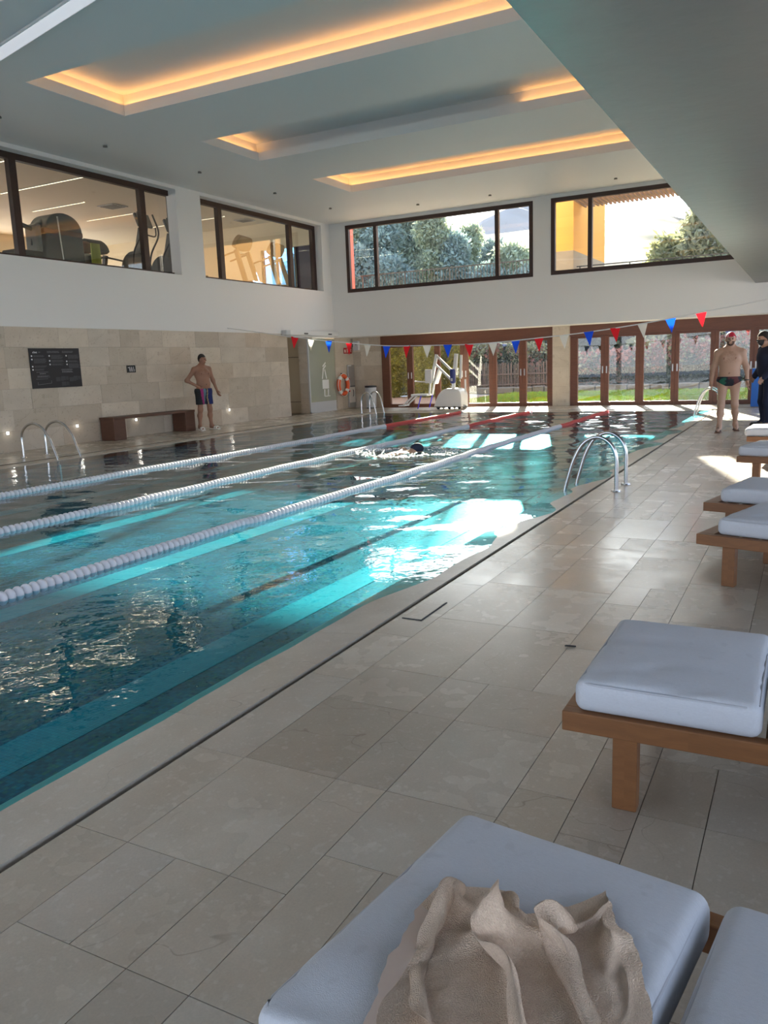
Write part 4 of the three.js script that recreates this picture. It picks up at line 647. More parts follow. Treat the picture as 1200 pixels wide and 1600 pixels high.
function person(S) {
  const o = thing('person', S.label, 'person', S.pos, S.turn), J = S.j, b = S.bulk ?? 1, l = [];
  const H = J.head, hd = (a, bb, c) => { const q = V(a, bb, c).applyAxisAngle(V(0, 1, 0), S.look ?? 0); return [H[0] + q.x, H[1] + q.y, H[2] + q.z]; };
  // trunk
  l.push(ell([J.chest[0], J.chest[1], J.chest[2]], [0.185 * b, 0.19, 0.125 * b]), ell([J.belly[0], J.belly[1], J.belly[2]], [0.165 * b, 0.19, 0.125 * b]), ell([J.pelvis[0], J.pelvis[1], J.pelvis[2]], [0.172 * b, 0.13, 0.12 * b]));
  for (const q of [J.shR, J.shL]) { const lowS = [q[0] * 0.96, q[1] - 0.022, q[2]]; l.push(cap([J.chest[0], J.chest[1] + 0.155, J.chest[2] - 0.012], lowS, 0.078, 0.056), cap([J.chest[0] + q[0] * 0.2, J.chest[1] + 0.2, J.chest[2] - 0.02], lowS, 0.045, 0.05)); }
  l.push(cap([J.chest[0], J.chest[1] + 0.2, J.chest[2] - 0.01], hd(0, -0.08, -0.01), 0.07, 0.056));
  l.push(cap([J.chest[0] - 0.085, J.chest[1] + 0.04, J.chest[2] + 0.075], [J.chest[0] - 0.05, J.chest[1] + 0.06, J.chest[2] + 0.08], 0.055, 0.05), cap([J.chest[0] + 0.085, J.chest[1] + 0.04, J.chest[2] + 0.075], [J.chest[0] + 0.05, J.chest[1] + 0.06, J.chest[2] + 0.08], 0.055, 0.05));
  for (const s of ['R', 'L']) { const u = J['sh' + s]; l.push(cap([u[0], u[1] - 0.025, u[2]], J['el' + s], 0.057, 0.043), cap(J['el' + s], J['wr' + s], 0.044, 0.028)); }
  const legs = []; for (const s of ['R', 'L']) { const k = J['kn' + s], a = J['an' + s], t = J['toe' + s], m = [k[0] * 0.62 + a[0] * 0.38, k[1] * 0.62 + a[1] * 0.38, k[2] * 0.62 + a[2] * 0.38 - 0.022]; legs.push(cap(J['hip' + s], k, 0.088 * b, 0.056), cap(k, m, 0.054, 0.056), cap(m, a, 0.054, 0.036), cap([a[0], a[1] - 0.045, a[2] - 0.035], t, 0.034, 0.026), cap([a[0], a[1], a[2]], [a[0] * 0.6 + t[0] * 0.4, 0.06, a[2] * 0.6 + t[2] * 0.4], 0.036, 0.034)); }
  const all = blend([...l, ...legs], 0.05);
  const head = [ell(hd(0, 0.02, -0.008), [0.076, 0.102, 0.096]), ell(hd(0, -0.05, 0.022), [0.056, 0.07, 0.066]), cap(hd(0, 0.01, 0.088), hd(0, -0.022, 0.108), 0.009, 0.014), ell(hd(0.078, -0.005, -0.01), [0.012, 0.03, 0.018]), ell(hd(-0.078, -0.005, -0.01), [0.012, 0.03, 0.018]), cap(hd(-0.022, -0.062, 0.082), hd(0.022, -0.062, 0.082), 0.008, 0.008), cap(hd(-0.04, 0.032, 0.082), hd(0.04, 0.032, 0.082), 0.009, 0.009)];
  const hs = blend(head, 0.018), eyes = (p) => Math.min(...[-0.031, 0.031].map((x) => { const c = hd(x, 0.006, 0.092); return Math.hypot(p.x - c[0], p.y - c[1], p.z - c[2]) - 0.013; })), headF = (p) => Math.max(hs(p), -eyes(p));
  const full = (p) => smin(all(p), headF(p), 0.03);
  const xs = Object.values(J), lo = [0, 1, 2].map((k) => Math.min(...xs.map((v) => v[k])) - 0.17), hi = [0, 1, 2].map((k) => Math.max(...xs.map((v) => v[k])) + 0.2); lo[1] = -0.01;
  const tone = (p) => { let k = [1, 1, 1]; const near = (x, y, r2) => Math.hypot(p.x - J.chest[0] - x, p.y - J.chest[1] - y) < r2 && p.z > J.chest[2]; if (near(0.095, 0.02, 0.015) || near(-0.095, 0.02, 0.015)) k = [0.6, 0.42, 0.4]; else if (near(0, -0.235, 0.011)) k = [0.4, 0.34, 0.32]; else if (p.z > J.chest[2] + 0.04 && Math.abs(p.x - J.chest[0]) < 0.1 && Math.abs(p.y - J.chest[1] - 0.04) < 0.1 && fbm(N2, p.x * 3 + 5, p.y * 3 + 5, 20, 3) > 0.05) k = [0.9, 0.865, 0.85]; return k; };
  const gs = [nets(all, lo, [hi[0], H[1] - 0.06, hi[2]], 0.012, tone), nets(full, [H[0] - 0.12, H[1] - 0.2, H[2] - 0.15], [H[0] + 0.12, H[1] + 0.16, H[2] + 0.16], 0.0055, () => [1, 0.93, 0.9])];
  for (const s of ['R', 'L']) { const e = V(...J['el' + s]), w = V(...J['wr' + s]); gs.push(hand(J['wr' + s], S['hand' + s] ?? w.clone().sub(e).toArray(), S['thumb' + s] ?? [0, 0, 1], S.curl ?? 0.45)); }
  const body = mergeGeometries(gs.map((g) => g.toNonIndexed())); body.computeBoundingBox();
  part('body', body, std(S.skin, { roughness: 0.55, vertexColors: true }), o);
  for (const x of [-0.031, 0.031]) { const c = hd(x, 0.006, 0.082); part('eye', at(new THREE.SphereGeometry(0.011, 12, 8), ...c), M.black, o); }
  const wear = (name, f, lo2, hi2, mat, c = 0.011, color, label) => part(name, nets(f, lo2, hi2, c, color), mat, o, label);
  return { o, J, all, legs, hs, hd, H, wear, lo, hi, full };
}
const skinHair = std([0.022, 0.015, 0.012], { roughness: 0.8 });
// man with the red cap, walking towards the viewer
{
  const P = person({ label: 'man in dark briefs and red swim cap walking along the deck', pos: [-1.28, 0, -15.5], turn: 0.06, bulk: 1.06, look: 0.05, skin: [0.47, 0.29, 0.20], curl: 0.4,
    j: { head: [0.0, 1.605, 0.03], chest: [0, 1.26, 0], belly: [0, 1.05, 0.015], pelvis: [0, 0.9, 0], shR: [-0.195, 1.4, -0.01], shL: [0.195, 1.4, -0.01], elR: [-0.265, 1.12, -0.03], elL: [0.27, 1.12, -0.03], wrR: [-0.285, 0.87, 0.05], wrL: [0.29, 0.87, 0.04], hipR: [-0.095, 0.88, 0], hipL: [0.095, 0.88, 0], knR: [-0.115, 0.47, 0.13], knL: [0.105, 0.47, -0.02], anR: [-0.13, 0.095, 0.2], anL: [0.125, 0.11, -0.22], toeR: [-0.15, 0.04, 0.38], toeL: [0.15, 0.04, -0.05] } });
  P.wear('swim_briefs', (p) => { const y = p.y - 0.89, hw = 0.11 + 0.5 * Math.max(0, 0.08 - Math.abs(p.x)); return Math.max(P.all(p) - 0.008, y - 0.075, -(p.y - (0.80 + 0.55 * Math.max(0, Math.abs(p.x) - 0.05) ** 1)) ); }, [-0.25, 0.74, -0.2], [0.25, 1.0, 0.2], std([1, 1, 1], { vertexColors: true, roughness: 0.7 }), 0.009, (p) => { const n = fbm(N1, p.x + 1, p.y + 1, 9, 3); return n > 0.12 ? [0.01, 0.10, 0.06] : n < -0.25 ? [0.10, 0.02, 0.02] : [0.008, 0.012, 0.02]; });
  P.wear('swim_cap', (p) => Math.max(P.hs(p) - 0.007, -(p.y - P.H[1] - 0.028 - 0.35 * Math.max(0, p.z - P.H[2] - 0.05))), [-0.12, 1.58, -0.14], [0.12, 1.76, 0.2], std([1, 1, 1], { vertexColors: true, roughness: 0.45 }), 0.006, (p) => (Math.sin(p.x * 60 + p.z * 40) > 0.75 ? [0.75, 0.6, 0.6] : [0.52, 0.025, 0.05]));
  P.wear('beard', (p) => Math.max(P.hs(p) - 0.004, 0.024 - Math.hypot((p.x - P.H[0]) * 0.75, p.y - P.H[1] + 0.062, p.z - P.H[2] - 0.095), p.y - P.H[1] + 0.045 - 0.3 * Math.abs(p.x - P.H[0]), -(p.z - P.H[2] - 0.02)), [-0.1, 1.46, -0.02], [0.1, 1.57, 0.18], std([0.10, 0.055, 0.04], { roughness: 0.9 }), 0.005);
  part('watch', (() => { const g = new THREE.TorusGeometry(0.032, 0.009, 8, 20); g.rotateX(Math.PI / 2); return at(g, 0.287, 0.9, 0.03); })(), M.black, P.o);
  for (const s of ['R', 'L']) { const a = P.J['an' + s], t = P.J['toe' + s]; part('flip_flop', (() => { const g = rbx(0.09, 0.018, 0.28, 0.008); g.rotateY(Math.atan2(t[0] - a[0], t[2] - a[2])); return at(g, (a[0] + t[0]) / 2, 0.009, (a[2] + t[2]) / 2 + 0.01); })(), M.walnut, P.o); part('strap', tube([[t[0] * 0.5 + a[0] * 0.5 - 0.045, 0.02, (a[2] + t[2]) / 2 + 0.02], [t[0] * 0.6 + a[0] * 0.4, 0.085, a[2] * 0.4 + t[2] * 0.6], [t[0] * 0.5 + a[0] * 0.5 + 0.045, 0.02, (a[2] + t[2]) / 2 + 0.02]], 0.008, 16, 6), M.black, P.o); }
}
// man by the stone wall, hand on hip
{
  const P = person({ label: 'man in striped swim shorts standing by the stone wall', pos: [-12.98, 0, -15.25], turn: 1.25, bulk: 1.08, look: 0.5, skin: [0.32, 0.165, 0.105], curl: 0.5, handR: [0.5, -0.35, 0.7], thumbR: [0, 1, 0.2],
    j: { head: [0.01, 1.685, 0.03], chest: [0, 1.33, 0], belly: [0, 1.11, 0.03], pelvis: [0, 0.95, 0], shR: [-0.2, 1.475, -0.01], shL: [0.2, 1.475, -0.01], elR: [-0.37, 1.2, -0.1], elL: [0.28, 1.18, 0.02], wrR: [-0.2, 1.06, 0.06], wrL: [0.31, 0.93, 0.12], hipR: [-0.1, 0.93, 0], hipL: [0.1, 0.93, 0], knR: [-0.13, 0.5, 0.02], knL: [0.14, 0.5, 0.01], anR: [-0.15, 0.105, -0.02], anL: [0.17, 0.105, -0.02], toeR: [-0.19, 0.045, 0.16], toeL: [0.22, 0.045, 0.16] } });
  P.wear('swim_shorts', (p) => Math.max(blend([...P.legs, ell(P.J.pelvis, [0.19, 0.13, 0.135]), ell(P.J.belly, [0.178, 0.19, 0.135])], 0.05)(p) - 0.018 - 0.05 * cl(0.98 - p.y), p.y - 1.0, -(p.y - 0.62)), [-0.33, 0.56, -0.25], [0.33, 1.06, 0.28], std([1, 1, 1], { vertexColors: true, roughness: 0.8 }), 0.012, (p) => { const t = p.x + 0.16 * (p.y - 0.8) + 0.02; return p.z < -0.03 ? [0.012, 0.018, 0.03] : t < -0.11 ? [0.012, 0.016, 0.02] : t < -0.045 ? [0.33, 0.03, 0.16] : t < 0.02 ? [0.10, 0.19, 0.24] : t < 0.05 ? [0.02, 0.02, 0.05] : t < 0.07 ? [0.5, 0.36, 0.16] : [0.015, 0.022, 0.12]; });
  P.wear('hair', (p) => Math.max(P.hs(p) - 0.012, -(p.y - P.H[1] - 0.055 + 1.05 * Math.max(0, -(V(p.x - P.H[0], 0, p.z - P.H[2]).applyAxisAngle(V(0, 1, 0), -0.5).z - 0.03)))), [-0.13, 1.58, -0.14], [0.15, 1.84, 0.2], skinHair, 0.006);
  for (const s of ['R', 'L']) { const a = P.J['an' + s], t = P.J['toe' + s], ry = Math.atan2(t[0] - a[0], t[2] - a[2]); part('sandal', (() => { const g = merge(rbx(0.1, 0.03, 0.29, 0.012), (() => { const q = new THREE.CylinderGeometry(0.056, 0.056, 0.09, 18, 1, false, -Math.PI / 2, Math.PI); q.rotateX(-Math.PI / 2); q.rotateZ(0); q.translate(0, 0.02, 0.05); return q; })()); g.rotateY(ry); return at(g, (a[0] + t[0]) / 2, 0.015, (a[2] + t[2]) / 2 + 0.01); })(), M.cream, P.o); }
}
// person in dark jacket and mask at the picture's edge
{
  const P = person({ label: 'person in dark navy jacket and black mask beside the blue mat', pos: [-0.72, 0, -16.35], turn: -1.1, bulk: 1.0, look: 0.0, skin: [0.42, 0.27, 0.19], curl: 0.7,
    j: { head: [0.0, 1.6, 0.09], chest: [0, 1.26, 0.02], belly: [0, 1.06, 0.0], pelvis: [0, 0.91, -0.02], shR: [-0.19, 1.39, 0.0], shL: [0.19, 1.39, 0.0], elR: [-0.26, 1.12, -0.02], elL: [0.26, 1.12, -0.02], wrR: [-0.2, 0.92, 0.14], wrL: [0.2, 0.92, 0.14], hipR: [-0.09, 0.89, -0.02], hipL: [0.09, 0.89, -0.02], knR: [-0.1, 0.47, 0.02], knL: [0.1, 0.47, 0.02], anR: [-0.1, 0.1, -0.02], anL: [0.1, 0.1, -0.02], toeR: [-0.12, 0.045, 0.15], toeL: [0.12, 0.045, 0.15] } });
  const arms = blend([cap(P.J.shR, P.J.elR, 0.075, 0.062), cap(P.J.elR, P.J.wrR, 0.062, 0.05), cap(P.J.shL, P.J.elL, 0.075, 0.062), cap(P.J.elL, P.J.wrL, 0.062, 0.05), cap(P.J.shR, P.J.shL, 0.085, 0.085), ell([0, 1.26, 0.02], [0.215, 0.22, 0.16]), ell([0, 1.05, 0], [0.2, 0.22, 0.16])], 0.05);
  P.wear('jacket', (p) => Math.max(arms(p), p.y - 1.49, -(p.y - 0.86)), [-0.4, 0.82, -0.25], [0.4, 1.55, 0.3], M.navy, 0.011);
  P.wear('trousers', (p) => Math.max(blend(P.legs, 0.03)(p) - 0.018, p.y - 0.96, -(p.y - 0.09)), [-0.26, 0.05, -0.22], [0.26, 1.0, 0.22], M.navy, 0.012);
  P.wear('hair', (p) => Math.max(P.hs(p) - 0.014, -(p.y - P.H[1] - 0.05 + 0.9 * Math.max(0, -(p.z - P.H[2] - 0.04)))), [-0.12, 1.5, -0.08], [0.12, 1.76, 0.26], skinHair, 0.006);
  P.wear('face_mask', (p) => Math.max(P.hs(p) - 0.008, p.y - P.H[1] + 0.014, -(p.y - P.H[1] + 0.15), -(p.z - P.H[2] - 0.015)), [-0.12, 1.43, 0.05], [0.12, 1.62, 0.28], M.black, 0.006);
  for (const s of ['R', 'L']) { const a = P.J['an' + s], t = P.J['toe' + s]; part('shoe', (() => { const g = rbx(0.1, 0.09, 0.28, 0.035, 0, 0, 0, 4); g.rotateY(Math.atan2(t[0] - a[0], t[2] - a[2])); return at(g, (a[0] + t[0]) / 2, 0.045, (a[2] + t[2]) / 2 + 0.01); })(), M.black, P.o); }
}
// swimmer, head down in the middle lane
{
  const o = thing('person', 'swimmer with black cap swimming in the lane behind the near rope', 'person', [-5.63, WATER_Y + 0.04, -11.75], 2.6);
  const body = blend([ell([0, 0.015, 0], [0.076, 0.085, 0.11]), cap([0, -0.03, -0.08], [0, -0.05, -0.16], 0.055, 0.06), ell([0, -0.09, -0.36], [0.19, 0.1, 0.26]), ell([0, -0.12, -0.7], [0.15, 0.09, 0.25]), cap([-0.2, -0.09, -0.22], [-0.24, -0.16, 0.1], 0.055, 0.042), cap([-0.24, -0.16, 0.1], [-0.2, -0.22, 0.34], 0.042, 0.028), cap([0.2, -0.06, -0.22], [0.36, -0.03, -0.05], 0.055, 0.042), cap([0.36, -0.03, -0.05], [0.3, -0.12, 0.2], 0.042, 0.028), cap([-0.09, -0.14, -0.9], [-0.1, -0.2, -1.3], 0.085, 0.055), cap([-0.1, -0.2, -1.3], [-0.1, -0.18, -1.7], 0.055, 0.035), cap([0.09, -0.14, -0.9], [0.11, -0.24, -1.3], 0.085, 0.055), cap([0.11, -0.24, -1.3], [0.12, -0.28, -1.7], 0.055, 0.035)], 0.05);
  const g = mergeGeometries([nets(body, [-0.5, -0.4, -1.85], [0.5, 0.2, 0.5], 0.014, () => [1, 1, 1]).toNonIndexed(), hand([-0.2, -0.22, 0.34], [0.1, -0.2, 1], [1, 0, 0], 0.2).toNonIndexed(), hand([0.3, -0.12, 0.2], [-0.1, -0.3, 1], [-1, 0, 0], 0.2).toNonIndexed()]);
  part('body', g, std([0.42, 0.26, 0.18], { roughness: 0.5, vertexColors: true }), o);
  part('swim_cap', nets((p) => Math.max(ell([0, 0.02, 0], [0.086, 0.094, 0.12])(p), -(p.y + 0.02)), [-0.12, -0.06, -0.15], [0.12, 0.14, 0.15], 0.007), M.navy, o);
  const r = rng(8), dg = new THREE.IcosahedronGeometry(0.012, 1), n = 420, im = new THREE.InstancedMesh(dg, std([0.85, 0.87, 0.9], { roughness: 0.3 }), n), m4 = new THREE.Matrix4();
  for (let i = 0; i < n; i++) { const a = r() * 6.28, d = 0.3 + 0.55 * Math.sqrt(r()), s = 0.5 + r() * 1.6; m4.compose(V(-5.75 + Math.cos(a) * d * 1.1, WATER_Y + 0.012 + wave(-5.75 + Math.cos(a) * d * 1.1, -11.7 + Math.sin(a) * d * 0.9) + r() * r() * 0.04 * (1 - d), -11.7 + Math.sin(a) * d * 0.9), new THREE.Quaternion(), V(s, s * 0.5, s)); im.setMatrixAt(i, m4); }
  im.name = 'splash_foam'; scene.add(im); im.castShadow = im.receiveShadow = true; tag(im, 'white splash foam around the swimmer', 'foam', null, 'stuff');
}

// ---------------------------------------------------------------- gym behind the side windows
const GF = 3.5;
struct('floor_gym', [bx(-24, XL - 0.3, GF - 0.2, GF, -23.0, 3)], M.gymFloor, 'brown wooden gym floor', 'floor');
struct('ceiling_gym', [bx(-24, XL - 0.3, 6.15, 6.35, -23.0, 3)], M.gymCeil, 'cream gym ceiling with slim light lines', 'ceiling');
struct('wall_gym', [bx(-24.2, -24, GF, 3.6, -23.0, 3), bx(-24.2, -24, 5.5, 6.15, -23.0, 3), ...[-23, -17, -11, -5, 2.6].map((z) => bx(-24.2, -24, 3.6, 5.5, z, z + 0.4)), bx(-24, XL - 0.3, GF, 6.15, 3, 3.2), bx(-24, -16.5, GF, 6.15, -23.0, -22.8), bx(-16.5, XL - 0.3, 5.3, 6.15, -23.0, -22.8), bx(-16.5, XL - 0.3, GF, 3.7, -23.0, -22.8), bx(-14.25, XL - 0.3, GF, 6.15, -23.0, -22.8)], M.gymWall, 'cream gym walls behind the internal windows', 'wall');
{
  const w = thing('window_5', 'blue tinted gym end window seen through the treadmill window', 'window', [0, 0, 0], 0, null, 'structure');
  for (const x of [-16.5, -15.95, -15.2, -14.31]) part('mullion', bx(x, x + 0.06, 3.7, 5.3, -22.95, -22.85), M.darkFrame, w);
  for (const [a, b] of [[-16.44, -15.95], [-15.89, -15.2], [-15.14, -14.31]]) part('pane', raw(a, b, 3.7, 5.3, -22.9, -22.8999), M.blueGlass, w);
}
[[-12.8, -18.8, -15.8], [-14.86, -18.9, -15.8], [-16.9, -20.2, -18.1], [-16.92, -16.0, -14.6], [-18.9, -20.2, -18.2], [-21, -19.5, -16.5]].forEach(([z, x0, x1], i) => {
  const o = thing('gym_light', ['slim lit ceiling line in the gym at the picture edge', 'longest slim lit ceiling line in the gym above the weight machine', 'slim lit ceiling line in the gym just left of the vent', 'short slim lit ceiling line in the gym beside the window jamb', 'slim lit ceiling line in the gym behind the elliptical handle', 'slim lit ceiling line in the gym above the treadmills'][i], 'ceiling light', [0, 6.15, z], 0, 'gym light lines');
  part('lamp_diffuser', raw(x0, x1, -0.012, 0, -0.025, 0.025), M.gymLed, o); part('profile', merge(raw(x0, x1, -0.014, 0, -0.035, -0.025), raw(x0, x1, -0.014, 0, 0.025, 0.035)), M.lightGrey, o);
  const l = new THREE.RectAreaLight(RGB(1, 0.84, 0.6), 20, x1 - x0, 0.05); l.position.set((x0 + x1) / 2, -0.02, 0); l.rotation.x = -Math.PI / 2; l.name = 'gym_lamp'; o.add(l);
});
{ const o = thing('ceiling_vent', 'square grey vent in the gym ceiling', 'vent', [-17.9, 6.14, -17.75]); part('frame', bx(-0.3, 0.3, -0.02, 0, -0.3, 0.3), M.lightGrey, o); for (let k = 0; k < 5; k++) part('louvre', bx(-0.26, 0.26, -0.03, -0.018, -0.22 + k * 0.1, -0.18 + k * 0.1), M.machineGrey, o); }
{ const o = thing('ceiling_vent', 'square grey vent in the gym above the treadmills', 'vent', [-16.4, 6.14, -21.9]); part('frame', bx(-0.25, 0.25, -0.02, 0, -0.25, 0.25), M.lightGrey, o); for (let k = 0; k < 4; k++) part('louvre', bx(-0.2, 0.2, -0.03, -0.018, -0.18 + k * 0.1, -0.14 + k * 0.1), M.machineGrey, o); }
function treadmill(x, z, turn, mat, label) {
  const o = thing('treadmill', label, 'treadmill', [x, GF, z], turn, 'gym machines');
  part('deck', rbx(0.85, 0.2, 2.0, 0.04, 0, 0.14, 0), mat, o); part('belt', rbx(0.5, 0.01, 1.7, 0.004, 0, 0.245, 0), M.rubber, o); part('motor_hood', rbx(0.8, 0.22, 0.4, 0.08, 0, 0.28, -0.82, 3), mat, o);
  for (const s of [-0.38, 0.38]) { part('upright', barGeo(V(s, 0.2, -0.85), V(s * 0.92, 1.25, -0.55), 0.09, 0.12), mat, o); part('handrail', tube([[s, 1.2, -0.55], [s, 1.14, -0.3], [s, 1.05, 0.05]], 0.025, 16, 8), mat, o); }
  const sh = new THREE.Shape(); sh.moveTo(-0.42, -0.12); sh.quadraticCurveTo(-0.5, 0.1, -0.3, 0.2); sh.lineTo(0.3, 0.2); sh.quadraticCurveTo(0.5, 0.1, 0.42, -0.12); sh.quadraticCurveTo(0, -0.24, -0.42, -0.12); const c = new THREE.ExtrudeGeometry(sh, { depth: 0.09, bevelEnabled: true, bevelSize: 0.02, bevelThickness: 0.02, bevelSegments: 2 }); c.rotateX(-0.5); c.translate(0, 1.42, -0.62); part('console', c, mat, o);
  part('screen', (() => { const g = rbx(0.5, 0.26, 0.02, 0.01); g.rotateX(-0.5); return at(g, 0, 1.49, -0.5); })(), M.black, o); part('crossbar', tube([[-0.36, 1.2, -0.55], [0, 1.16, -0.45], [0.36, 1.2, -0.55]], 0.025, 16, 8), mat, o);
}
function elliptical(x, z, turn, label) {
  const o = thing('elliptical_trainer', label, 'elliptical', [x, GF, z], turn, 'gym machines');
  part('base', merge(rbx(0.12, 0.1, 1.8, 0.03, 0, 0.06, 0), rbx(0.6, 0.08, 0.1, 0.03, 0, 0.05, 0.85), rbx(0.6, 0.08, 0.1, 0.03, 0, 0.05, -0.85)), M.machine, o);
  const h = new THREE.CylinderGeometry(0.42, 0.42, 0.2, 32); h.rotateZ(Math.PI / 2); part('flywheel_housing', at(h, 0, 0.55, -0.45), M.machine, o);
  part('mast', barGeo(V(0, 0.7, -0.4), V(0, 1.5, -0.15), 0.14, 0.16), M.machine, o); part('console', (() => { const g = rbx(0.5, 0.36, 0.08, 0.03, 0, 0, 0, 3); g.rotateX(-0.4); return at(g, 0, 1.68, -0.1); })(), M.machine, o);
  for (const s of [-1, 1]) { part('swing_arm', tube([[s * 0.28, 0.35, -0.3], [s * 0.3, 0.9, -0.2], [s * 0.3, 1.3, 0.08], [s * 0.3, 1.45, 0.1], [s * 0.26, 1.85, -0.02]], 0.022, 30, 8), M.black, o); part('pedal_arm', barGeo(V(s * 0.2, 0.3, -0.4), V(s * 0.2, 0.25 + 0.1 * s, 0.8), 0.06, 0.06), M.machineGrey, o); part('pedal', rbx(0.16, 0.05, 0.36, 0.02, s * 0.2, 0.33 + 0.08 * s, 0.5), M.black, o); part('grip', tube([[s * 0.1, 1.35, -0.1], [s * 0.16, 1.3, 0.12], [s * 0.14, 1.5, 0.16]], 0.018, 14, 6), M.black, o); }
}
{
  const o = thing('weight_machine', 'dark weight machine with domed shroud in the gym window', 'weight machine', [-15.3, GF, -13.35], 0, 'gym machines');
  const s = new THREE.Shape(); s.moveTo(-0.55, 0); s.lineTo(-0.45, 1.12); s.quadraticCurveTo(-0.4, 1.46, 0.05, 1.48); s.quadraticCurveTo(0.42, 1.46, 0.5, 1.18); s.lineTo(0.52, 0); s.closePath(); const g = new THREE.ExtrudeGeometry(s, { depth: 0.5, bevelEnabled: true, bevelSize: 0.03, bevelThickness: 0.03, bevelSegments: 2 }); g.translate(0, 0, -0.25); g.rotateY(Math.PI / 2); part('shroud', g, M.machine, o);
  part('top_cap', (() => { const c = new THREE.SphereGeometry(0.55, 28, 12, 0, 6.3, 0, 1.5); c.scale(0.55, 0.55, 1); return at(c, 0, 1.14, 0); })(), M.machine, o); part('amber_band', rbx(0.58, 0.12, 1.08, 0.03, 0, 1.08, 0), M.walnut, o);
  part('lever_arm', merge(rodGeo(V(0.1, 1.05, 0.5), V(0.15, 1.18, 1.15), 0.05), rodGeo(V(0.15, 1.18, 1.15), V(0.15, 0.85, 1.2), 0.035), rodGeo(V(0.1, 1.0, 0.7), V(0.1, 0.75, 0.75), 0.03)), M.machine, o); part('chrome_rod', rodGeo(V(0.34, 0.1, 0.12), V(0.34, 1.4, 0.2), 0.02), M.steel, o);
  part('seat', rbx(0.5, 0.12, 0.7, 0.04, 0.1, 0.55, 1.0), M.machine, o); part('back_pad', rbx(0.4, 0.6, 0.14, 0.05, 0.1, 0.9, 0.68), M.machineGrey, o); part('frame', merge(rbx(0.1, 0.1, 2.2, 0.02, 0.1, 0.06, 0.6), rbx(0.1, 0.55, 0.1, 0.02, 0.1, 0.3, 1.1)), M.machineGrey, o);
}
{
  const o = thing('cable_machine', 'dark cable machine at the near edge of the gym window', 'weight machine', [-16.3, GF, -11.0], 0, 'gym machines');
  part('shroud', rbx(0.5, 1.25, 0.9, 0.06, 0, 0.63, 0.2, 3), M.machine, o); part('top_cap', rbx(0.54, 0.14, 0.94, 0.06, 0, 1.29, 0.2, 3), M.black, o); part('amber_band', rbx(0.53, 0.1, 0.92, 0.02, 0, 1.16, 0.2), M.walnut, o); part('lever', merge(rodGeo(V(0, 1.2, -0.25), V(0.1, 1.3, -0.75), 0.035), rodGeo(V(0.1, 1.3, -0.75), V(0.1, 0.9, -0.78), 0.03)), M.black, o);
}
{ const o = thing('gym_bench', 'dark padded machine with green towel in the gym', 'weight machine', [-16.6, GF, -15.4], 0, 'gym machines'); part('pad', rbx(0.6, 0.9, 0.5, 0.1, 0, 0.5, 0, 3), M.machine, o); part('head_pad', rbx(0.3, 0.3, 0.26, 0.08, 0, 1.12, 0.05, 3), M.walnut, o); part('frame', rbx(0.5, 0.1, 1.2, 0.03, 0, 0.06, -0.1), M.machineGrey, o); }
{ const o = thing('gym_towel', 'green towel hung over a gym machine pad', 'towel', [-16.26, GF + 0.62, -15.4], 0.1); part('cloth', (() => { const g = new THREE.BoxGeometry(0.03, 0.62, 0.3, 1, 12, 10), p = g.attributes.position; for (let i = 0; i < p.count; i++) p.setX(i, p.getX(i) + 0.02 * Math.sin(p.getZ(i) * 30) * (0.5 - p.getY(i))); g.computeVertexNormals(); return at(g, 0, 0.27, 0); })(), std([0.30, 0.36, 0.08], { roughness: 0.95 }), o); }
treadmill(-17.4, -17.0, 1.57, M.machine, 'dark treadmill with upright console in the gym window');
elliptical(-14.95, -15.9, 1.57, 'dark elliptical trainer behind the gym window mullion');
elliptical(-15.0, -17.0, 1.57, 'dark elliptical trainer at the end of the long gym window');
const sunlitMachine = std([0.52, 0.33, 0.17], { roughness: 0.5 });  // machine colour with warm sunlight painted in
treadmill(-15.15, -19.2, -1.4, sunlitMachine, 'treadmill with warm sunlight in its colour, cut by the left jamb of the gym window');
treadmill(-15.2, -20.9, -1.4, sunlitMachine, 'treadmill with warm sunlight in its colour, in front of the blue gym glazing');

// ---------------------------------------------------------------- terrace outside the upper windows
struct('terrace', [bx(-15, XR, 3.05, 3.3, -25.7, ZU - 0.3), bx(-8.2, -6.4, 3.05, 3.3, -29.7, -25.7)], M.paleStone, 'pale stone roof terrace outside the upper windows', 'terrace');
{
  const o = thing('railing', 'thin dark balustrade outside the pine tree window', 'railing', [0, 3.3, -25.45]);
  part('top_rail', bx(-14.2, -7.65, 1.16, 1.2, -0.02, 0.02), M.iron, o); part('bottom_rail', bx(-14.2, -7.65, 0.08, 0.11, -0.015, 0.015), M.iron, o); const bal = raw(-0.009, 0.009, 0.1, 1.17, -0.009, 0.009), post = raw(-0.02, 0.02, 0, 1.2, -0.02, 0.02);
  for (let x = -14.1; x < -7.65; x += 0.11) part('baluster', bal, M.iron, o).position.x = x; for (let x = -14.1; x < -7.3; x += 1.65) part('post', post, M.iron, o).position.x = x;
}
{
  const o = thing('railing', 'low two-bar rail outside the pergola window', 'railing', [0, 3.3, -25.6]);
  part('top_rail', bx(-6.6, 2, 0.84, 0.87, -0.015, 0.015), M.iron, o); part('lower_rail', bx(-6.6, 2, 0.62, 0.64, -0.01, 0.01), M.iron, o); for (const x of [-6.5, -5.0, -3.5, -2, -0.5, 1]) part('post', raw(x - 0.015, x + 0.015, 0, 0.86, -0.015, 0.015), M.iron, o);
}
{
  const o = thing('pillar_wall', 'orange plastered wall on a pale stone base outside the right window', 'wall');
  part('stone_base', bx(-7.6, -6.63, 3.3, 4.62, -29.5, -25.3), M.paleStone, o); part('orange_face', bx(-7.6, -6.63, 4.62, 7.2, -29.5, -25.3), M.orangeWall, o);
}
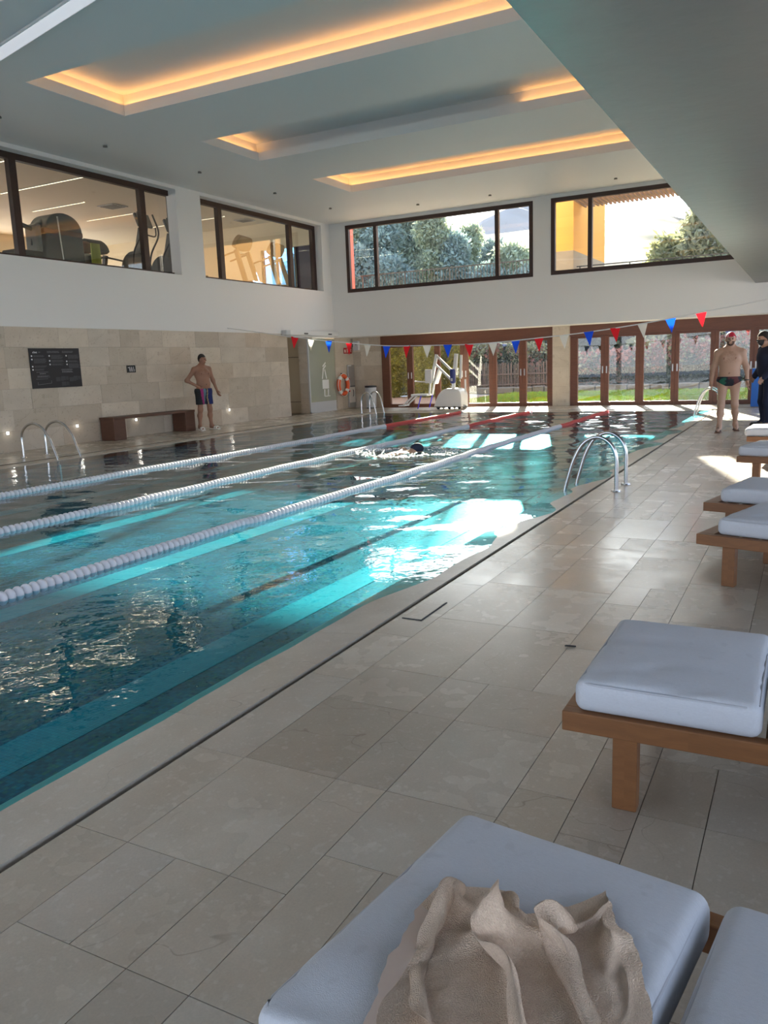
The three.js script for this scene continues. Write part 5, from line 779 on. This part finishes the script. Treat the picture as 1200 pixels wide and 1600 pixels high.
{
  const o = thing('pergola', 'brown slatted pergola roof outside the right window', 'pergola', [0, 5.98, 0]); const s = bx(-0.025, 0.025, 0, 0.12, -26.3, -23.0);
  for (let x = -6.5; x < 1.5; x += 0.13) part('slat', s, M.pergola, o).position.x = x; part('beam', bx(-6.6, 1.6, 0.12, 0.3, -26.1, -25.95), M.pergola, o); part('beam', bx(-6.6, 1.6, 0.12, 0.3, -23.3, -23.15), M.pergola, o);
}
struct('wall_wing', [bx(-15.2, -14.28, 3.3, 7.5, -25.2, -22.9)], M.redWall, 'red plastered wing wall at the edge of the pine tree window', 'wall');
// ---------------------------------------------------------------- garden
const hillY = (x, z) => { const t = Math.max(0, -z - 37); return 0.03 + t * 0.155 * (1 + 0.35 * sm(-x, 6, 30)) + 0.5 * sm(t, 2, 20) * fbm(N1, x / 40 + 3, z / 40 + 3, 4, 3); };
struct('terrain', [bx(-90, 70, -0.5, -0.06, -37.5, ZD - 0.3), bx(-90, XL - 6, -0.5, -0.06, ZD - 0.3, 60), bx(XR + 0.35, 70, -0.5, -0.06, ZD - 0.3, 60), bx(XL - 6, XR + 0.35, -0.5, -0.06, ZB + 0.35, 60)], M.concrete, 'pale paving around the building', 'ground');
solo('lawn', bx(-11.2, 14, -0.06, -0.01, -33.2, -26.0), M.grass, 'sunlit green lawn strip beyond the garden doors', 'lawn', null, 'structure');
{
  const r = rng(3), b = new THREE.BufferGeometry(); b.setAttribute('position', new THREE.Float32BufferAttribute([-0.012, 0, 0, 0.012, 0, 0, 0.004, 0.07, 0.02, 0.012, 0, 0.01, 0.02, 0, -0.01, 0.03, 0.06, -0.01, -0.02, 0, 0.01, -0.008, 0, -0.012, -0.03, 0.065, 0.0], 3)); b.computeVertexNormals();
  const n = 16000, im = new THREE.InstancedMesh(b, std([0.30, 0.42, 0.05], { side: THREE.DoubleSide, roughness: 1 }), n), m = new THREE.Matrix4(), c = new THREE.Color(), q = new THREE.Quaternion();
  for (let i = 0; i < n; i++) { const s = 0.7 + r() * 0.9; m.compose(V(-11.2 + r() * 16, -0.012, -26.05 - r() * 7.1), q.setFromAxisAngle(V(0, 1, 0), r() * 6.28), V(s, s, s)); im.setMatrixAt(i, m); im.setColorAt(i, c.setRGB(0.7 + r() * 0.6, 0.75 + r() * 0.4, 0.5 + r())); }
  im.name = 'grass'; scene.add(im); im.receiveShadow = true; tag(im, 'short grass blades on the lawn', 'grass', null, 'stuff');
}
{ const o = thing('timber_deck', 'brown timber deck outside the corner doors', 'deck', [0, 0, 0], 0, null, 'structure'); for (let k = 0; k < 34; k++) part('plank', bx(-22, -11.3, -0.06, 0.03, -24.2 - k * 0.2 - 0.193, -24.2 - k * 0.2), M.deckWood, o); }
{ const o = thing('stone_kerb', 'low rough stone kerb behind the lawn', 'kerb', [0, 0, -33.5], 0, null, 'structure'), r = rng(6); let x = -13; while (x < 12) { const L = 0.5 + r() * 0.6; part('kerb_stone', rbx(L - 0.03, 0.26 + r() * 0.08, 0.4, 0.05, x + L / 2, 0.1, 0), M.rock, o); x += L; } }
{ // hillside
  const n = 70, p = [], uv = [], idx = []; for (let j = 0; j <= n; j++) for (let i = 0; i <= n; i++) { const x = -110 + 190 * (i / n), z = -33.7 - 140 * (j / n) ** 1.6; p.push(x, hillY(x, z), z); uv.push(x, z); } for (let j = 0; j < n; j++) for (let i = 0; i < n; i++) { const a = j * (n + 1) + i, b = a + 1, c = a + n + 1, d = c + 1; idx.push(a, b, c, b, d, c); }
  const g = new THREE.BufferGeometry(); g.setAttribute('position', new THREE.Float32BufferAttribute(p, 3)); g.setAttribute('uv', new THREE.Float32BufferAttribute(uv, 2)); g.setIndex(idx); g.computeVertexNormals(); struct('hillside', g, M.dry, 'dry grassy slope rising behind the garden hedge', 'hill');
}
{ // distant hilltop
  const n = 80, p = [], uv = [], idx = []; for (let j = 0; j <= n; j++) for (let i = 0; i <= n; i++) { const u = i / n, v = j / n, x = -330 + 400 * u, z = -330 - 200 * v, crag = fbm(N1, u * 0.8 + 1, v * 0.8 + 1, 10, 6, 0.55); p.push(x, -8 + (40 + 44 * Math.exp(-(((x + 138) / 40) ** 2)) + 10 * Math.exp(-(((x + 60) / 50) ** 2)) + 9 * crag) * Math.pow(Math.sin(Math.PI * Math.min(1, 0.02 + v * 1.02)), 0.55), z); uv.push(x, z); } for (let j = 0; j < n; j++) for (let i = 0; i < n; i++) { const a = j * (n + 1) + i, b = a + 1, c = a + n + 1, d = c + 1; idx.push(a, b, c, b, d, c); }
  const g = new THREE.BufferGeometry(); g.setAttribute('position', new THREE.Float32BufferAttribute(p, 3)); g.setAttribute('uv', new THREE.Float32BufferAttribute(uv, 2)); g.setIndex(idx); g.computeVertexNormals(); struct('hilltop', g, M.hill, 'rocky hilltop behind the pines with distance haze in its pale colour', 'hill');
}
{ const o = thing('brush_fence', 'brown brushwood fence beyond the lawn', 'fence', [0, 0, -34.6]), r = rng(21), gs = []; for (let x = -15; x < -6.4; x += 0.07) gs.push(rodGeo(V(x, 0, (r() - 0.5) * 0.05), V(x + (r() - 0.5) * 0.05, 1.15 + r() * 0.2, (r() - 0.5) * 0.05), 0.025, 0.02, 5)); part('brushwood', merge(gs), M.fence, o).userData.kind = 'stuff'; part('rail', bx(-15, -6.4, 0.75, 0.8, 0.03, 0.07), M.fence, o); part('rail', bx(-15, -6.4, 0.3, 0.35, 0.03, 0.07), M.fence, o); }
// foliage: clumps of leaves
function leafClump(n, spread, size, seed, slim = 0.5) { const r = rng(seed), P = []; for (let i = 0; i < n; i++) { const c = V(r() - 0.5, r() - 0.5, r() - 0.5).normalize().multiplyScalar(spread * Math.cbrt(r())), q = new THREE.Quaternion().setFromEuler(new THREE.Euler(r() * 6, r() * 6, r() * 6)), s = size * (0.6 + r() * 0.8), v = (x, y, z) => { const k = V(x * s, y * s, z * s).applyQuaternion(q).add(c); P.push(k.x, k.y, k.z); }; v(0, 0, 0); v(slim, 0.5, 0.08); v(0, 1, 0); v(0, 0, 0); v(0, 1, 0); v(-slim, 0.5, 0.08); } const g = new THREE.BufferGeometry(); g.setAttribute('position', new THREE.Float32BufferAttribute(P, 3)); g.computeVertexNormals(); return g; }
const leafMat = phy([1, 1, 1], { transmission: 0.4, thickness: 0, roughness: 1, side: THREE.DoubleSide });
const clumpPine = leafClump(26, 0.5, 0.34, 1, 0.22), clumpBroad = leafClump(44, 0.5, 0.17, 2, 0.4), clumpThuja = leafClump(64, 0.35, 0.1, 3, 0.28);
function crown(parent, geo, spots, colors, seed) {
  const r = rng(seed), im = new THREE.InstancedMesh(geo, leafMat, spots.length), m = new THREE.Matrix4(), c = new THREE.Color();
  spots.forEach(([x, y, z, s], i) => { m.compose(V(x, y, z), new THREE.Quaternion().setFromEuler(new THREE.Euler(r() * 6, r() * 6, r() * 6)), V(s, s, s)); im.setMatrixAt(i, m); const k = colors(x, y, z, r); im.setColorAt(i, c.setRGB(...k)); });
  im.name = 'crown'; im.castShadow = im.receiveShadow = true; im.userData.kind = 'stuff'; parent.add(im); return im;
}
function pine(x, z, h, w, seed, label, tone = [0.27, 0.33, 0.28]) {  // default tone lightened and blued: distance haze put into the needles
  const y = hillY(x, z), o = thing('pine_tree', label, 'tree', [x, y, z], 0, 'pines on the hillside'), r = rng(seed), sp = []; part('trunk', rodGeo(V(0, -0.3, 0), V(0.2, h * 0.85, 0), 0.22, 0.06, 8), M.bark, o);
  const lobes = []; for (let i = 0; i < 16; i++) { const t = 0.25 + 0.75 * r(), rr = w * (1.15 - t) * 0.9 + 0.3; const a = r() * 6.28; lobes.push([Math.cos(a) * rr * r(), h * t, Math.sin(a) * rr * r(), 0.55 + w * 0.32 * (1.2 - t) * (0.7 + r() * 0.6)]); }
  lobes.push([0.2, h * 0.97, 0, 0.5], [0.1, h * 0.88, 0, 0.7]);
  for (const [a, b, c, s] of lobes) for (let i = 0; i < 26 * s * s + 18; i++) { const d = V(r() - 0.5, r() - 0.5, r() - 0.5).normalize().multiplyScalar(s * (0.55 + 0.45 * r())); sp.push([a + d.x, b + d.y * 0.75, c + d.z, 0.6 + r() * 0.5]); }
  for (let i = 0; i < 8; i++) { const l = lobes[i]; part('branch', rodGeo(V(0.1, l[1] * 0.9, 0), V(l[0], l[1], l[2]), 0.06, 0.02, 5), M.bark, o); }
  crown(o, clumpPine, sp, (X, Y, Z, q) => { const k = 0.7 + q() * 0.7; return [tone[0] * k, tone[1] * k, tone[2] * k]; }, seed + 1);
}
[[-31.5, -53, 12.6, 2.6], [-28, -50, 11.8, 2.6], [-25.7, -49.5, 11.6, 2.3], [-26.0, -54, 12.4, 2.2], [-22.4, -50, 11.0, 2.0], [-20.8, -50, 8.9, 1.7], [-26.5, -47, 8.4, 2.4], [-22.87, -58, 10.9, 1.2], [-21.4, -52, 7.2, 1.8], [-20.2, -56, 9.2, 1.4], [-17.0, -50, 8.0, 1.2], [-17.9, -48, 6.6, 1.6], [-15.2, -48, 6.2, 1.5], [-29.5, -46, 8.6, 2.6], [-23.5, -46, 7.4, 2.2], [-12.8, -50, 6.6, 1.5]].forEach(([x, z, top, w], i) => pine(x, z, top - hillY(x, z), w, 40 + i * 3, ['pine in the window pane beside the red wall', 'tall dense pine beside the first window mullion', 'tall dense pine just right of the first mullion', 'full pine left of the middle of the pine window', 'broad pine in the middle of the pine window', 'pine sloping down towards the open sky', 'rounded lower pine in front of the dense group', 'pointed pine standing alone against the white sky', 'bushy low pine below the open sky', 'pointed pine at the foot of the hilltop', 'narrow pine in the pane right of the second mullion', 'low pine before the second mullion', 'low pine near the right edge of the pine window', 'lower pine in front by the first mullion', 'lower sunlit pine under the middle of the group', 'low pine hidden at the window jamb'][i], i % 3 === 1 ? [0.33, 0.38, 0.26] : i % 3 === 2 ? [0.23, 0.31, 0.28] : undefined));  // the variant tones are lightened for haze as well
pine(-3.9, -36.5, 7.9, 1.7, 99, 'large pine close outside the pergola window', [0.24, 0.25, 0.15]);
pine(-5.75, -38, 5.9, 0.9, 103, 'smaller tree beside the large pine outside the pergola window', [0.28, 0.29, 0.14]);
pine(-2.2, -39, 8.4, 2.0, 107, 'pine behind the large pine at the window corner');
[[-15.6, -30.2, 3.4], [-14.6, -30.6, 3.6], [-13.75, -30.0, 3.3], [-13.0, -30.8, 3.5], [-16.7, -30.4, 3.5]].forEach(([x, z, h], i) => {
  const o = thing('thuja', ['yellow green columnar thuja in the corner door', 'yellow green columnar thuja second from the corner', 'yellow green columnar thuja behind the lift chair', 'yellow green columnar thuja beside the lift arm', 'yellow green columnar thuja hidden by the corner post'][i], 'shrub', [x, 0, z], 0, 'columnar thujas'), r = rng(200 + i), sp = []; part('trunk', rodGeo(V(0, 0, 0), V(0, h * 0.8, 0), 0.06, 0.02, 6), M.bark, o);
  for (let k = 0; k < 620; k++) { const t = r(), rad = 0.46 * Math.pow(Math.sin(Math.PI * Math.min(1, 0.12 + t * 0.9)), 0.6) * (0.6 + 0.4 * r()), a = r() * 6.28; sp.push([Math.cos(a) * rad, 0.12 + t * h, Math.sin(a) * rad, 0.55 + r() * 0.4]); }
  crown(o, clumpThuja, sp, (X, Y, Z, q) => { const k = 0.7 + q() * 0.7; return [0.27 * k, 0.25 * k, 0.03 * k]; }, 300 + i);
});
function hedge(x0, x1, z, h, seed, label, dense, tip) {
  const o = thing('hedge', label, 'hedge', [0, 0, z]), r = rng(seed), sp = []; for (let x = x0 + 0.4; x < x1; x += 0.9) part('stem', rodGeo(V(x, 0, 0), V(x + 0.1, h * 0.7, 0), 0.04, 0.02, 5), M.bark, o);
  for (let i = 0; i < dense; i++) { const x = x0 + r() * (x1 - x0), top = h * (0.86 + 0.2 * fbm(N1, x / 12 + 2, seed, 8, 3)); sp.push([x, 0.1 + Math.pow(r(), 0.8) * top, (r() - 0.5) * 1.1, 0.5 + r() * 0.35]); }
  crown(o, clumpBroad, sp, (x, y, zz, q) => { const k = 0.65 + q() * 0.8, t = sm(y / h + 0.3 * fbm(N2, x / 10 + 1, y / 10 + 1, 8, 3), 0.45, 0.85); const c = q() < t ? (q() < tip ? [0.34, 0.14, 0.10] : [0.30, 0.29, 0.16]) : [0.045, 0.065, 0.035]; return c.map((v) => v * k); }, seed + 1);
}
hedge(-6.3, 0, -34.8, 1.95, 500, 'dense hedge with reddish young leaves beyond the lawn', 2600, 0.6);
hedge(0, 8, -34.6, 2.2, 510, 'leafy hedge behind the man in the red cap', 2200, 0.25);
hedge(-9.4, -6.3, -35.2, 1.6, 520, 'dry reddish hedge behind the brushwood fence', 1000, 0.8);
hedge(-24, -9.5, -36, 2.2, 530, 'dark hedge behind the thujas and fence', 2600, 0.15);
[[-10.6, -38.5, 2.6], [-8.2, -40, 3.2], [-5.6, -41, 2.6], [-2.6, -42, 3.0], [-13, -40, 3.6]].forEach(([x, z, h], i) => {
  const y = hillY(x, z), o = thing('bush', ['round dark bush above the brushwood fence', 'tall dark bush left of the stone column', 'small bush on the slope right of the stone column', 'olive bush on the slope beyond the hedge', 'dark bush behind the lift mast'][i], 'bush', [x, y, z], 0, 'bushes on the slope'), r = rng(600 + i), sp = []; part('stem', rodGeo(V(0, -0.2, 0), V(0, h * 0.6, 0), 0.08, 0.03, 6), M.bark, o);
  for (let k = 0; k < 420; k++) { const d = V(r() - 0.5, r() - 0.5, r() - 0.5).normalize().multiplyScalar(0.6 + 0.4 * r()); sp.push([d.x * h * 0.55, h * 0.55 + d.y * h * 0.5, d.z * h * 0.5, 0.7 + r() * 0.5]); }
  crown(o, clumpBroad, sp, (X, Y, Z, q) => { const k = 0.7 + q() * 0.7; return [0.08 * k, 0.095 * k, 0.04 * k]; }, 700 + i);
});

renderer.render(scene, camera);
